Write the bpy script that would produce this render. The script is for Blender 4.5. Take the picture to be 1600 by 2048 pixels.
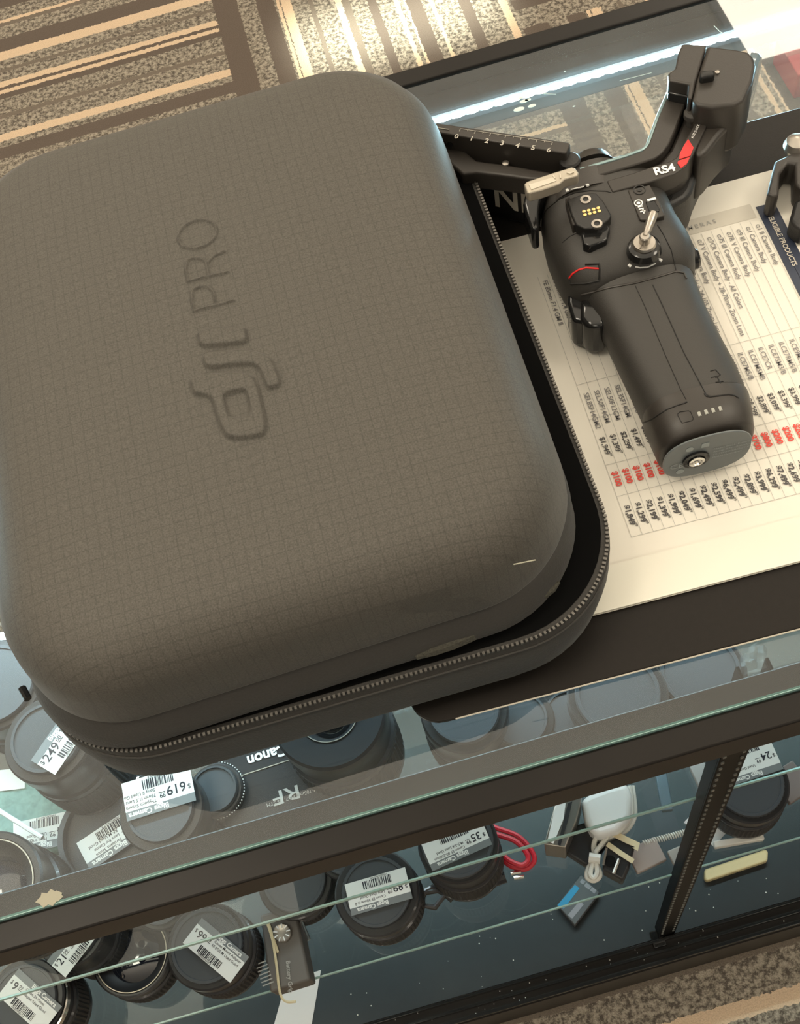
import bpy, bmesh, math, random
from mathutils import Vector, Matrix
random.seed(4)
R = math.radians
scene = bpy.context.scene
for o in list(bpy.data.objects): bpy.data.objects.remove(o)
col = scene.collection
# ------------------------------------------------------------------ camera
F, PITCH, ROLL, YAW = 2400.0, R(29.186), R(-15.902), R(-0.267)
CAM = Vector((0, 0, 1.5))
fw = Vector((0, math.sin(PITCH), -math.cos(PITCH))); rt = Vector((1, 0, 0)); up = rt.cross(fw)
rt, up = rt * math.cos(ROLL) + up * math.sin(ROLL), up * math.cos(ROLL) - rt * math.sin(ROLL)
M = Matrix.Rotation(YAW, 3, 'Z'); rt, up, fw = M @ rt, M @ up, M @ fw
cd = bpy.data.cameras.new('camera'); cam = bpy.data.objects.new('camera', cd); col.objects.link(cam)
cam.matrix_world = Matrix(((rt.x, up.x, -fw.x, CAM.x), (rt.y, up.y, -fw.y, CAM.y), (rt.z, up.z, -fw.z, CAM.z), (0, 0, 0, 1)))
cd.sensor_fit = 'HORIZONTAL'; cd.sensor_width = 36; cd.lens = 36 * F / 1600; cd.clip_start = .01
scene.camera = cam
def P(x, y, z):                       # where the sight line of a photo point meets the level z
    d = fw * F + rt * (x - 800) - up * (y - 1024)
    return CAM + d * ((z - CAM.z) / d.z)
def PY(x, y, Y):                      # ... meets the upright plane y = Y
    d = fw * F + rt * (x - 800) - up * (y - 1024)
    return CAM + d * ((Y - CAM.y) / d.y)
# ------------------------------------------------------------------ world and exposure
w = bpy.data.worlds.new('world'); scene.world = w; w.use_nodes = True
w.node_tree.nodes['Background'].inputs[0].default_value = (1, .93, .82, 1)
w.node_tree.nodes['Background'].inputs[1].default_value = .22
scene.view_settings.view_transform = 'Standard'; scene.view_settings.look = 'None'
scene.view_settings.exposure = 0.0; scene.view_settings.gamma = 1
scene.view_settings.use_curve_mapping = False
PANEL = 12.0; LED = 12.0; LEDAREA = 1.1; UP = 135
# ------------------------------------------------------------------ materials
def mat(name, c, rough=.5, metal=0, noise=0, nscale=50, bump=0, bscale=200, spec=.5, emis=None, es=0, sheen=0, coat=0):
    m = bpy.data.materials.new(name); m.use_nodes = True
    nt = m.node_tree; b = nt.nodes['Principled BSDF']
    b.inputs['Base Color'].default_value = (*c, 1); b.inputs['Roughness'].default_value = rough
    b.inputs['Metallic'].default_value = metal; b.inputs['Specular IOR Level'].default_value = spec
    b.inputs['Sheen Weight'].default_value = sheen; b.inputs['Coat Weight'].default_value = coat
    if emis: b.inputs['Emission Color'].default_value = (*emis, 1); b.inputs['Emission Strength'].default_value = es
    tc = nt.nodes.new('ShaderNodeTexCoord')
    if noise:
        n = nt.nodes.new('ShaderNodeTexNoise'); n.inputs['Scale'].default_value = nscale; n.inputs['Detail'].default_value = 4
        nt.links.new(tc.outputs['Object'], n.inputs['Vector'])
        mx = nt.nodes.new('ShaderNodeMix'); mx.data_type = 'RGBA'
        mx.inputs[6].default_value = (*[v * (1 - noise) for v in c], 1); mx.inputs[7].default_value = (*[min(1, v * (1 + noise)) for v in c], 1)
        nt.links.new(n.outputs['Fac'], mx.inputs[0]); nt.links.new(mx.outputs[2], b.inputs['Base Color'])
    if bump:
        n = nt.nodes.new('ShaderNodeTexNoise'); n.inputs['Scale'].default_value = bscale; n.inputs['Detail'].default_value = 3
        nt.links.new(tc.outputs['Object'], n.inputs['Vector'])
        bp = nt.nodes.new('ShaderNodeBump'); bp.inputs['Strength'].default_value = bump; bp.inputs['Distance'].default_value = .001
        nt.links.new(n.outputs['Fac'], bp.inputs['Height']); nt.links.new(bp.outputs[0], b.inputs['Normal'])
    return m
black = mat('black_frame', (.012, .010, .0085), .34, noise=.3, nscale=20, spec=.22)
blackm = mat('matte_black_plastic', (.015, .014, .013), .45, bump=.15, bscale=900)
gimb = mat('anodised_black', (.033, .028, .0235), .42, bump=.06, bscale=1500)
grubber = mat('grip_rubber', (.035, .032, .028), .5, bump=.12, bscale=1800)
gloss = mat('gloss_black', (.012, .012, .012), .12)
deckm = mat('deck_laminate', (.005, .0075, .009), .4, noise=.5, nscale=60)
matm = mat('counter_mat', (.017, .0145, .0125), .38, noise=.12, nscale=300, bump=.04, bscale=1200, spec=.15)
edgem = mat('mat_edge_highlight', (.55, .5, .42), .4)
white = mat('white_print', (.85, .85, .82), .5); whitep = mat('white_plastic', (.82, .82, .8), .3)
greyp = mat('grey_print', (.22, .21, .21), .6); lgrey = mat('light_grey_print', (.42, .41, .38), .6)
red = mat('red_paint', (.75, .02, .02), .4); redp = mat('red_print', (.72, .07, .05), .6)
redc = mat('red_cable', (.6, .02, .04), .4)
paper = mat('paper', (.80, .76, .67), .55, noise=.03, nscale=6)
label = mat('label_paper', (.82, .83, .80), .5); band = mat('label_band', (.20, .215, .22), .4)
ink = mat('ink', (.02, .02, .03), .6); navy = mat('navy_print', (.03, .04, .07), .5, noise=.3, nscale=30)
silver = mat('silver_metal', (.42, .385, .34), .3, .9); chrome = mat('chrome', (.8, .78, .74), .15, 1)
beige = mat('champagne_metal', (.48, .43, .35), .4, .5); gold = mat('gold_contact', (.85, .62, .25), .3, .8)
bandc = mat('base_plate_grey', (.15, .165, .17), .35)
lensb = mat('lens_black', (.022, .021, .022), .38, coat=.15)
capm = mat('cap_grey', (.055, .060, .066), .42, bump=.02, bscale=900)
rubber = mat('focus_rubber', (.018, .017, .017), .6)
glassl = mat('front_element', (.01, .012, .02), .04, spec=.8, coat=1)
liner = mat('case_lining', (.004, .004, .004), .9, spec=.05); fuzz = mat('hook_fleece', (.055, .052, .04), .95, noise=.6, nscale=900, bump=.8, bscale=900)
zipm = mat('zipper_metal', (.16, .15, .135), .35, .5)
yellow = mat('wood_strip', (.72, .6, .33), .5, noise=.1, nscale=60); rubband = mat('rubber_band', (.7, .6, .38), .5)
blue = mat('blue_label', (.02, .32, .6), .45); edgeg = mat('glass_edge', (.42, .66, .62), .15, noise=.25, nscale=40, spec=.8)  # glass edge teal also carries LED light conducted through the pane
grimy = mat('grime', (.38, .36, .28), .8); ivory = mat('ivory_plastic', (.75, .74, .68), .4)
greybox = mat('battery_grey', (.10, .105, .11), .45); bluegrey = mat('blue_grey_box', (.14, .2, .24), .45)
ceilm = mat('ceiling_tile', (.9, .87, .8), .8); wallm = mat('wall_paint', (.6, .56, .5), .8)
def glass_mat(name, tint, dust, dcol=(.7, .85, .85), nscale=14):
    m = bpy.data.materials.new(name); m.use_nodes = True; nt = m.node_tree; nt.nodes.clear()
    o = nt.nodes.new('ShaderNodeOutputMaterial'); t = nt.nodes.new('ShaderNodeBsdfTransparent'); g = nt.nodes.new('ShaderNodeBsdfGlossy')
    t.inputs[0].default_value = (*tint, 1); g.inputs['Roughness'].default_value = .015
    fr = nt.nodes.new('ShaderNodeFresnel'); fr.inputs[0].default_value = 1.78
    mx = nt.nodes.new('ShaderNodeMixShader'); nt.links.new(fr.outputs[0], mx.inputs[0]); nt.links.new(t.outputs[0], mx.inputs[1]); nt.links.new(g.outputs[0], mx.inputs[2])
    d = nt.nodes.new('ShaderNodeBsdfDiffuse'); d.inputs[0].default_value = (*dcol, 1)
    tl = nt.nodes.new('ShaderNodeBsdfTranslucent'); tl.inputs[0].default_value = (*dcol, 1)
    dm = nt.nodes.new('ShaderNodeMixShader'); nt.links.new(d.outputs[0], dm.inputs[1]); nt.links.new(tl.outputs[0], dm.inputs[2])
    tc = nt.nodes.new('ShaderNodeTexCoord'); n = nt.nodes.new('ShaderNodeTexNoise'); n.inputs['Scale'].default_value = nscale; n.inputs['Detail'].default_value = 8
    nt.links.new(tc.outputs['Object'], n.inputs[0])
    mr = nt.nodes.new('ShaderNodeMapRange'); mr.inputs[1].default_value = .35; mr.inputs[2].default_value = .8; mr.inputs[3].default_value = dust * .5; mr.inputs[4].default_value = dust * 2
    nt.links.new(n.outputs['Fac'], mr.inputs[0])
    m2 = nt.nodes.new('ShaderNodeMixShader'); nt.links.new(mr.outputs[0], m2.inputs[0]); nt.links.new(mx.outputs[0], m2.inputs[1]); nt.links.new(dm.outputs[0], m2.inputs[2])
    nt.links.new(m2.outputs[0], o.inputs[0]); return m
glass_top = glass_mat('counter_glass', (.95, .985, .98), .022)
glass_sh = glass_mat('shelf_glass', (.93, .98, .975), .008)
glass_fr = glass_mat('front_glass', (.95, .98, .975), .03)
bagm = glass_mat('clear_bag', (.95, .97, .97), .06, nscale=40)
# carpet: quarter-turned striped tiles
def carpet():
    m = bpy.data.materials.new('striped_carpet'); m.use_nodes = True; nt = m.node_tree; N = nt.nodes; L = nt.links
    b = N['Principled BSDF']; b.inputs['Roughness'].default_value = .95; b.inputs['Specular IOR Level'].default_value = .1
    def mth(op, a, bb=None, c=None):
        n = N.new('ShaderNodeMath'); n.operation = op
        for i, v in enumerate((a, bb, c)):
            if v is None: continue
            if isinstance(v, (int, float)): n.inputs[i].default_value = v
            else: L.new(v, n.inputs[i])
        return n.outputs[0]
    geo = N.new('ShaderNodeNewGeometry'); sp = N.new('ShaderNodeSeparateXYZ')
    wob = N.new('ShaderNodeTexNoise'); wob.inputs['Scale'].default_value = 160; wob.inputs['Detail'].default_value = 2
    L.new(geo.outputs['Position'], wob.inputs['Vector']); L.new(geo.outputs['Position'], sp.inputs[0])
    T = .526
    wv = mth('MULTIPLY', mth('SUBTRACT', wob.outputs['Fac'], .5), .009)
    xs = mth('DIVIDE', mth('ADD', mth('ADD', sp.outputs[0], .069), wv), T); i = mth('FLOOR', xs); u = mth('SUBTRACT', xs, i)
    ys = mth('DIVIDE', mth('ADD', mth('SUBTRACT', mth('SUBTRACT', sp.outputs[1], 1.57), mth('MULTIPLY', mth('ABSOLUTE', i), .15)), wv), T)
    j = mth('FLOOR', ys); v = mth('SUBTRACT', ys, j)
    par = mth('MODULO', mth('ADD', mth('ADD', i, j), 100), 2)
    D = (.125, .100, .082, 1); Tn = (.62, .47, .33, 1); Mo = (0, 0, 0, 1); D2 = (.17, .14, .112, 1)
    def ramp(fac, stops):
        r = N.new('ShaderNodeValToRGB'); r.color_ramp.interpolation = 'CONSTANT'; e = r.color_ramp.elements
        e[0].position = stops[0][0]; e[0].color = stops[0][1]; e[1].position = stops[1][0]; e[1].color = stops[1][1]
        for p, c in stops[2:]: q = e.new(p); q.color = c
        L.new(fac, r.inputs[0]); return r.outputs[0]
    hz = ramp(v, [(0, Mo), (.093, D), (.145, Mo), (.176, Tn), (.214, Mo), (.29, D2), (.31, Mo), (.39, D), (.415, Tn), (.436, D), (.45, Tn), (.478, Mo), (.53, D2), (.545, Mo), (.59, Tn), (.637, D), (.71, Mo), (.78, D2), (.80, Tn), (.815, Mo), (.88, D), (.93, Mo)])
    vt = ramp(u, [(0, D), (.085, Mo), (.15, D), (.212, Mo), (.222, Tn), (.232, D2), (.237, Tn), (.272, Mo), (.33, D2), (.345, Mo), (.42, Tn), (.445, D2), (.47, Mo), (.53, D), (.56, Mo), (.62, Tn), (.635, Mo), (.65, Tn), (.66, D), (.71, Mo), (.735, Tn), (.75, Mo), (.83, D), (.87, Mo), (.96, Tn), (.985, Mo)])
    # mottled yarn
    n1 = N.new('ShaderNodeTexNoise'); n1.inputs['Scale'].default_value = 130; n1.inputs['Detail'].default_value = 5; n1.inputs['Roughness'].default_value = .75
    L.new(geo.outputs['Position'], n1.inputs['Vector'])
    rr = N.new('ShaderNodeValToRGB'); rr.color_ramp.elements[0].position = .42; rr.color_ramp.elements[0].color = (.10, .085, .070, 1)
    rr.color_ramp.elements[1].position = .58; rr.color_ramp.elements[1].color = (.37, .325, .26, 1); L.new(n1.outputs['Fac'], rr.inputs[0])
    mx = N.new('ShaderNodeMix'); mx.data_type = 'RGBA'; L.new(par, mx.inputs[0]); L.new(vt, mx.inputs[6]); L.new(hz, mx.inputs[7])
    hs = N.new('ShaderNodeSeparateColor'); L.new(mx.outputs[2], hs.inputs[0])
    ism = mth('LESS_THAN', hs.outputs[0], .01)
    m2 = N.new('ShaderNodeMix'); m2.data_type = 'RGBA'; L.new(ism, m2.inputs[0]); L.new(mx.outputs[2], m2.inputs[6]); L.new(rr.outputs[0], m2.inputs[7])
    fine = N.new('ShaderNodeTexNoise'); fine.inputs['Scale'].default_value = 500; fine.inputs['Detail'].default_value = 2; L.new(geo.outputs['Position'], fine.inputs['Vector'])
    fm = N.new('ShaderNodeMapRange'); fm.inputs[3].default_value = .75; fm.inputs[4].default_value = 1.25; L.new(fine.outputs['Fac'], fm.inputs[0])
    vm = N.new('ShaderNodeVectorMath'); vm.operation = 'SCALE'; L.new(m2.outputs[2], vm.inputs[0]); L.new(fm.outputs[0], vm.inputs['Scale']); L.new(vm.outputs[0], b.inputs['Base Color'])
    bp = N.new('ShaderNodeBump'); bp.inputs['Strength'].default_value = .5; bp.inputs['Distance'].default_value = .004
    L.new(fine.outputs['Fac'], bp.inputs['Height']); L.new(bp.outputs[0], b.inputs['Normal'])
    return m
# ripstop shell: woven grid of thicker threads every five millimetres
def ripstop(name='ripstop_shell', line=.45):
    m = bpy.data.materials.new(name); m.use_nodes = True; nt = m.node_tree; N = nt.nodes; L = nt.links
    b = N['Principled BSDF']; b.inputs['Roughness'].default_value = .62; b.inputs['Sheen Weight'].default_value = .12; b.inputs['Specular IOR Level'].default_value = .35
    geo = N.new('ShaderNodeNewGeometry'); sp = N.new('ShaderNodeSeparateXYZ'); L.new(geo.outputs['Position'], sp.inputs[0])
    hs = []
    for k, s in ((0, .0056), (1, .0056)):
        a = N.new('ShaderNodeMath'); a.operation = 'DIVIDE'; L.new(sp.outputs[k], a.inputs[0]); a.inputs[1].default_value = s
        f = N.new('ShaderNodeMath'); f.operation = 'FRACT'; L.new(a.outputs[0], f.inputs[0])
        c = N.new('ShaderNodeMath'); c.operation = 'LESS_THAN'; L.new(f.outputs[0], c.inputs[0]); c.inputs[1].default_value = .10
        hs.append(c)
    mxx = N.new('ShaderNodeMath'); mxx.operation = 'MAXIMUM'; L.new(hs[0].outputs[0], mxx.inputs[0]); L.new(hs[1].outputs[0], mxx.inputs[1])
    n = N.new('ShaderNodeTexNoise'); n.inputs['Scale'].default_value = 1400; n.inputs['Detail'].default_value = 2; L.new(geo.outputs['Position'], n.inputs['Vector'])
    n2 = N.new('ShaderNodeTexNoise'); n2.inputs['Scale'].default_value = 300; n2.inputs['Detail'].default_value = 3; L.new(geo.outputs['Position'], n2.inputs['Vector'])
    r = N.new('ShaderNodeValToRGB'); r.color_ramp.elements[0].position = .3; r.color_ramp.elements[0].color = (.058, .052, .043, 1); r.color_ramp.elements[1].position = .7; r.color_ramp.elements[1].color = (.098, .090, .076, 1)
    L.new(n.outputs['Fac'], r.inputs[0])
    g = N.new('ShaderNodeMath'); g.operation = 'MULTIPLY'; L.new(mxx.outputs[0], g.inputs[0]); L.new(n2.outputs['Fac'], g.inputs[1])
    g2 = N.new('ShaderNodeMath'); g2.operation = 'MULTIPLY'; L.new(g.outputs[0], g2.inputs[0]); g2.inputs[1].default_value = line
    mx = N.new('ShaderNodeMix'); mx.data_type = 'RGBA'; L.new(g2.outputs[0], mx.inputs[0]); L.new(r.outputs[0], mx.inputs[6]); mx.inputs[7].default_value = (.02, .018, .015, 1)
    L.new(mx.outputs[2], b.inputs['Base Color'])
    ad = N.new('ShaderNodeMath'); ad.operation = 'MULTIPLY_ADD'; L.new(n.outputs['Fac'], ad.inputs[0]); ad.inputs[1].default_value = .5; L.new(mxx.outputs[0], ad.inputs[2])
    bp = N.new('ShaderNodeBump'); bp.inputs['Strength'].default_value = .3; bp.inputs['Distance'].default_value = .0004
    L.new(ad.outputs[0], bp.inputs['Height']); L.new(bp.outputs[0], b.inputs['Normal'])
    return m
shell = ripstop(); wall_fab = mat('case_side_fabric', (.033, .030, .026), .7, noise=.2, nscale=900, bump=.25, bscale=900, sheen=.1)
# ------------------------------------------------------------------ builders
def link(name, me, parent=None, mats=(), bevel=0, seg=2, ang=35, smooth=True):
    for m in mats: me.materials.append(m)
    if smooth:
        for p in me.polygons: p.use_smooth = True
        me.set_sharp_from_angle(angle=R(ang))
    o = bpy.data.objects.new(name, me); col.objects.link(o)
    if parent: o.parent = parent; o.matrix_parent_inverse = Matrix.Translation(parent.location).inverted()
    if bevel:
        b = o.modifiers.new('bevel', 'BEVEL'); b.width = bevel; b.segments = seg; b.limit_method = 'ANGLE'; b.angle_limit = R(40); b.harden_normals = False
    return o
class MB:
    def __init__(s): s.v = []; s.f = []; s.m = []
    def add(s, vs, fs, mi=0):
        k = len(s.v); s.v += [tuple(v) for v in vs]; s.f += [tuple(i + k for i in f) for f in fs]; s.m += [mi] * len(fs); return s
    def box(s, x0, x1, y0, y1, z0, z1, mi=0, M=None):
        vs = [Vector((x, y, z)) for z in (z0, z1) for y in (y0, y1) for x in (x0, x1)]
        if M: vs = [M @ v for v in vs]
        return s.add(vs, [(0, 2, 3, 1), (4, 5, 7, 6), (0, 1, 5, 4), (2, 6, 7, 3), (0, 4, 6, 2), (1, 3, 7, 5)], mi)
    def prism(s, pts, z0, z1, mi=0):          # pts: points with x, y (z0/z1 levels, numbers)
        a = sum(pts[i][0] * pts[(i + 1) % len(pts)][1] - pts[(i + 1) % len(pts)][0] * pts[i][1] for i in range(len(pts)))
        if a < 0: pts = pts[::-1]
        n = len(pts)
        vs = [(p[0], p[1], z0) for p in pts] + [(p[0], p[1], z1) for p in pts]
        return s.add(vs, [tuple(range(n))[::-1], tuple(range(n, 2 * n))] + [(i, (i + 1) % n, n + (i + 1) % n, n + i) for i in range(n)], mi)
    def loft(s, rings, caps=True, mi=0):
        n = len(rings[0]); vs = [v for r in rings for v in r]; fs = []
        for k in range(len(rings) - 1):
            for i in range(n):
                a, b = k * n + i, k * n + (i + 1) % n; fs.append((a, b, b + n, a + n))
        if caps: fs += [tuple(range(n))[::-1], tuple(range((len(rings) - 1) * n, len(rings) * n))]
        return s.add(vs, fs, mi)
    def lathe(s, prof, c=(0, 0, 0), n=64, mi=0, M=None, rib=None, caps=True):
        rings = []
        for k, (r, z) in enumerate(prof):
            rg = []
            for i in range(n):
                a = 2 * math.pi * i / n; q = r - (rib[2] if rib and rib[0] <= k <= rib[1] and i % 2 else 0)
                v = Vector((q * math.cos(a), q * math.sin(a), z)); v = M @ v if M else v + Vector(c); rg.append(v)
            rings.append(rg)
        return s.loft(rings, caps, mi)
    def tube(s, pts, r, n=8, mi=0, closed=False):
        pts = [Vector(p) for p in pts]; rings = []; prev = None; m = len(pts)
        for i, p in enumerate(pts):
            t = (pts[(i + 1) % m] - pts[i - 1]) if closed else (pts[min(i + 1, m - 1)] - pts[max(i - 1, 0)])
            t.normalize()
            a = prev if prev else (Vector((0, 0, 1)) if abs(t.z) < .9 else Vector((1, 0, 0)))
            a = (a - t * a.dot(t)).normalized(); b = t.cross(a); prev = a
            rr = r[i] if isinstance(r, (list, tuple)) else r
            rings.append([p + (a * math.cos(2 * math.pi * k / n) + b * math.sin(2 * math.pi * k / n)) * rr for k in range(n)])
        if closed: rings.append(rings[0]); return s.loft(rings, False, mi)
        return s.loft(rings, True, mi)
    def text(s, body, M, size=.01, mi=0, off=0, align='LEFT', th=0, sx=1):
        vs, fs = glyphs(body, off, align)
        vs = [M @ Vector((x * size * sx, y * size, th)) for x, y, z in vs]
        return s.add(vs, fs, mi)
    def build(s, name, mats, parent=None, **k):
        if not isinstance(mats, (list, tuple)): mats = [mats]
        me = bpy.data.meshes.new(name); me.from_pydata(s.v, [], s.f); me.update()
        o = link(name, me, parent, mats, **k)
        for p, mi in zip(me.polygons, s.m): p.material_index = mi
        return o
_g = {}
def glyphs(body, off=0, align='LEFT'):
    k = (body, off, align)
    if k not in _g:
        c = bpy.data.curves.new('t', 'FONT'); c.body = body; c.size = 1; c.offset = off; c.align_x = align; c.resolution_u = 3
        o = bpy.data.objects.new('t', c); col.objects.link(o); dg = bpy.context.evaluated_depsgraph_get()
        me = bpy.data.meshes.new_from_object(o.evaluated_get(dg))
        _g[k] = ([tuple(v.co) for v in me.vertices], [tuple(p.vertices) for p in me.polygons])
        bpy.data.objects.remove(o); bpy.data.meshes.remove(me); bpy.data.curves.remove(c)
    return _g[k]
def frame(o, ux, uy=None):            # matrix with origin o, x axis along ux, y axis along uy
    ux = Vector(ux).normalized(); uz = Vector((0, 0, 1)) if uy is None else ux.cross(Vector(uy)).normalized()
    uy = uz.cross(ux)
    return Matrix(((ux.x, uy.x, uz.x, o[0]), (ux.y, uy.y, uz.y, o[1]), (ux.z, uy.z, uz.z, o[2]), (0, 0, 0, 1)))
def flat(x, y, z, deg): return Matrix.Translation((x, y, z)) @ Matrix.Rotation(R(deg), 4, 'Z')
def thing(name, lab, cat, loc=(0, 0, 0), group=None):
    o = bpy.data.objects.new(name, None); col.objects.link(o); o.location = loc; o.empty_display_size = .02
    return tag(o, lab, cat, group)
def tag(o, lab, cat, group=None):
    o['label'] = lab; o['category'] = cat
    if group: o['group'] = group
    return o
def struct(o): o['kind'] = 'structure'; return o
def px(seq, z, sc=1, ox=0, oy=0): return [P(ox + x / sc, oy + y / sc, z) for x, y in seq]
# ------------------------------------------------------------------ room shell
struct(MB().box(-4, 5, -3, 5, -.02, 0).build('floor', carpet(), smooth=False))
struct(MB().box(-4, 5, -3, 5, 2.8, 2.85).build('ceiling', ceilm, smooth=False))
struct(MB().box(-4, 5, 5, 5.1, 0, 2.8).build('wall_back', wallm, smooth=False))
pm = mat('panel_light', (1, .93, .8), .5, emis=(1, .90, .74), es=PANEL); fmn = mat('panel_frame', (.8, .8, .78), .4)
for i, (x, y) in enumerate([(1.28 + 2.44 * a, 2.4 + 2.44 * b) for a in (-2, -1, 0, 1) for b in (-2, -1, 0)]):
    if y > 4.2: continue
    t = thing('ceiling_light', 'flat square ceiling light panel in the store ceiling', 'light', (x, y, 2.8), 'ceiling light panels')
    MB().box(x, x + .6, y, y + .6, 2.79, 2.797).build('diffuser', pm, t, smooth=False)
    f = MB()
    for a, b, c, d in ((-.02, .62, -.02, 0), (-.02, .62, .6, .62), (-.02, 0, 0, .6), (.6, .62, 0, .6)): f.box(x + a, x + b, y + c, y + d, 2.78, 2.8)
    f.build('trim_frame', fmn, t, smooth=False)
# added narrow area lamp, stands in for the sun patch on the aisle carpet
def area(name, loc, to, sx, sy, e, c, spread=180):
    ld = bpy.data.lights.new(name, 'AREA'); ld.shape = 'RECTANGLE'; ld.size = sx; ld.size_y = sy; ld.energy = e; ld.color = c; ld.spread = R(spread)
    o = bpy.data.objects.new(name, ld); col.objects.link(o); o.location = loc
    o.rotation_euler = (Vector(to) - Vector(loc)).to_track_quat('-Z', 'Y').to_euler(); return o
area('sun_patch_lamp', (.25, 1.83, 2.7), (.25, 1.83, 0), .36, .15, .85, (.95, 1, .86), 4)
ul = area('ceiling_fill', (.3, 1.7, 2.15), (.3, 1.7, 3), 6, 4.4, UP, (1, .92, .80), 180)  # unseen fill lamp added to brighten the ceiling and its reflection in the glass
# ------------------------------------------------------------------ display counter
GZ = .93
ct = thing('display_counter', 'black framed glass display counter filled with used lenses', 'display case', (0, .4, 0))
X0, X1 = -1.2, 1.3
MB().box(X0, X1, .152, .645, 0, .1).build('base', black, ct, bevel=.002)
MB().box(X0, X1, .18, .63, .1, .102).build('deck', deckm, ct, smooth=False)
tr = MB().box(X0, X1, .153, .157, .1, .112).box(X0, X1, .164, .167, .1, .110).box(X0, X1, .175, .178, .1, .112)
tr.build('door_track', gloss, ct, bevel=.0006)
MB().box(X0, X1, .149, .1635, .902, .928).box(X0, X1, .1635, .180, .902, .9192).build('rear_rail', black, ct, bevel=.0012)
MB().box(X0, X1, .156, .172, .884, .902).build('upper_door_track', mat('brown_black', (.045, .034, .022), .35), ct, bevel=.001)
MB().box(X0, X1, .6305, .645, .895, .932).box(X0, X1, .612, .6305, .895, .9192).build('front_rail', black, ct, bevel=.0012)
def pane(name, x0, x1, y0, y1, z0, z1, m, par, edge=True, thin=.0018):
    o = MB().box(x0, x1, y0, y1, z0, z1, 0)
    b = o.build(name, [m], par, smooth=False)
    return b
def slab(name, x0, x1, y0, y1, z, m, par, ey, th=.006):     # a pane as one sheet surface with a ground green edge
    s = MB().add([(x0, y0, z), (x1, y0, z), (x1, y1, z), (x0, y1, z)], [(0, 1, 2, 3)]).build(name, m, par, smooth=False)
    MB().box(x0, x1, ey, ey + .0012, z - th, z).build('polished_edge', edgeg, s, smooth=False)
    return s
slab('glass_top', X0, X1, .164, .6305, GZ, glass_top, ct, .1638, .0045)
MB().add([(X0, .638, .112), (X1, .638, .112), (X1, .638, .895), (X0, .638, .895)], [(0, 1, 2, 3)]).build('front_glass', glass_fr, ct, smooth=False)
MB().box(X0, X1, .632, .645, .1, .116).build('front_sill', black, ct, bevel=.001)
# slotted standard holding the shelves
pb = PY(1345, 1858, .176); 
sx0 = pb.x - .010
st = MB().box(sx0, sx0 + .018, .1795, .1815, .102, .902).box(sx0, sx0 + .002, .181, .192, .102, .902).box(sx0 + .016, sx0 + .018, .181, .192, .102, .902)
st = st.build('shelf_standard', mat('post_black', (.004, .004, .004), .4, spec=.12), ct, bevel=.0005)
sl = MB(); z = .13
while z < .88:
    for dx in (.0012, .0135): sl.box(sx0 + dx, sx0 + dx + .0020, .1786, .1797, z, z + .003)
    z += .0125
sl.build('slots', mat('slot_glint', (.22, .22, .2), .3, .3), st, smooth=False)
MB().box(sx0 - .008, sx0 + .006, .17, .188, .102, .106).build('standard_foot', gloss, ct, bevel=.001)
for zz, nm in ((.655, 'upper'), (.395, 'lower')):
    for a, b, side in ((X0, sx0 - .001, 'left'), (sx0 + .02, X1, 'right')):
        r = thing('glass_shelf', '%s glass shelf on the %s of the slotted black post' % (nm, side), 'shelf', ((a + b) / 2, .19, zz))
        slab('shelf_pane', a, b, .19, .60, zz, glass_sh, r, .189, .005)
# LED strip under the front rail
ls = thing('led_strip', 'glowing white strip of small lights along the far counter edge', 'light strip', (0, .611, .92))
MB().box(X0, X1, .6095, .612, .908, .919).build('strip_channel', mat('strip_backing', (.05, .06, .07), .5), ls, smooth=False)
dm = mat('led_diode', (1, 1, 1), .4, emis=(.80, .95, 1.0), es=LED)
d = MB(); x = X0 + .01
while x < X1:
    d.lathe([(.0005, -.0016), (.0018, -.0010), (.0026, .0004), (.0018, .0018), (.0005, .0022)], M=Matrix.Translation((x, .6078, .9165)) @ Matrix.Rotation(R(90), 4, 'X') @ Matrix.Scale(2.6, 4, (1, 0, 0)), n=8); x += .0098
o = d.build('diode', dm, ls); o['kind'] = 'stuff'
area('led_glow', (0, .6045, .914), (0, .50, .925), 2.4, .006, LEDAREA * 7, (.50, .86, 1.0), 180)
area('led_wash', (0, .604, .912), (0, .40, .62), 2.4, .01, LEDAREA * 8, (.72, .93, 1.0), 160)
area('led_lower', (0, .60, .64), (0, .38, .40), 2.4, .01, LEDAREA * 3.2, (.72, .93, 1.0), 160)
# ------------------------------------------------------------------ mat and price sheet
ma = R(-1.6); ex = Vector((math.cos(ma), math.sin(ma), 0)); ey = Vector((-math.sin(ma), math.cos(ma), 0))
m0 = P(1200, 1361, .933)
def mp(u, v): return m0 + ex * u + ey * v
c0 = P(848, 1418, .933) - m0; xl = c0.dot(ex) - .006; depth = (P(1492, 245, .933) - m0).dot(ey)
pts = []
for cx, cy, a0 in ((xl + .015, .015, 180), (.62, .015, 270), (.62, depth - .015, 0), (xl + .015, depth - .015, 90)):
    for k in range(7):
        a = R(a0 + 15 * k); q = mp(cx + .015 * math.cos(a), cy + .015 * math.sin(a)); pts.append((q.x, q.y))
cm = thing('counter_mat', 'black flat counter mat lying under the case and price sheet', 'mat', (m0.x, m0.y, GZ))
MB().prism(pts, .9304, .9335).build('mat_sheet', matm, cm, bevel=.0006)
MB().tube([mp(xl + .02, -.0002) + Vector((0, 0, -.0003)), mp(.62, -.0002) + Vector((0, 0, -.0003))], .0005, 6).build('mat_edge_highlight', edgem, cm)  # pale tube paints the highlight line along the mat's bevelled edge
ps = thing('price_sheet', 'white printed price list with red rebates lying under the gimbal handle', 'paper', (.2, .35, .934))
O = Vector((.1150, .2815, 0)); exs = Vector((math.cos(R(-1.7)), math.sin(R(-1.7)), 0)); eys = Vector((-exs.y, exs.x, 0))
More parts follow.
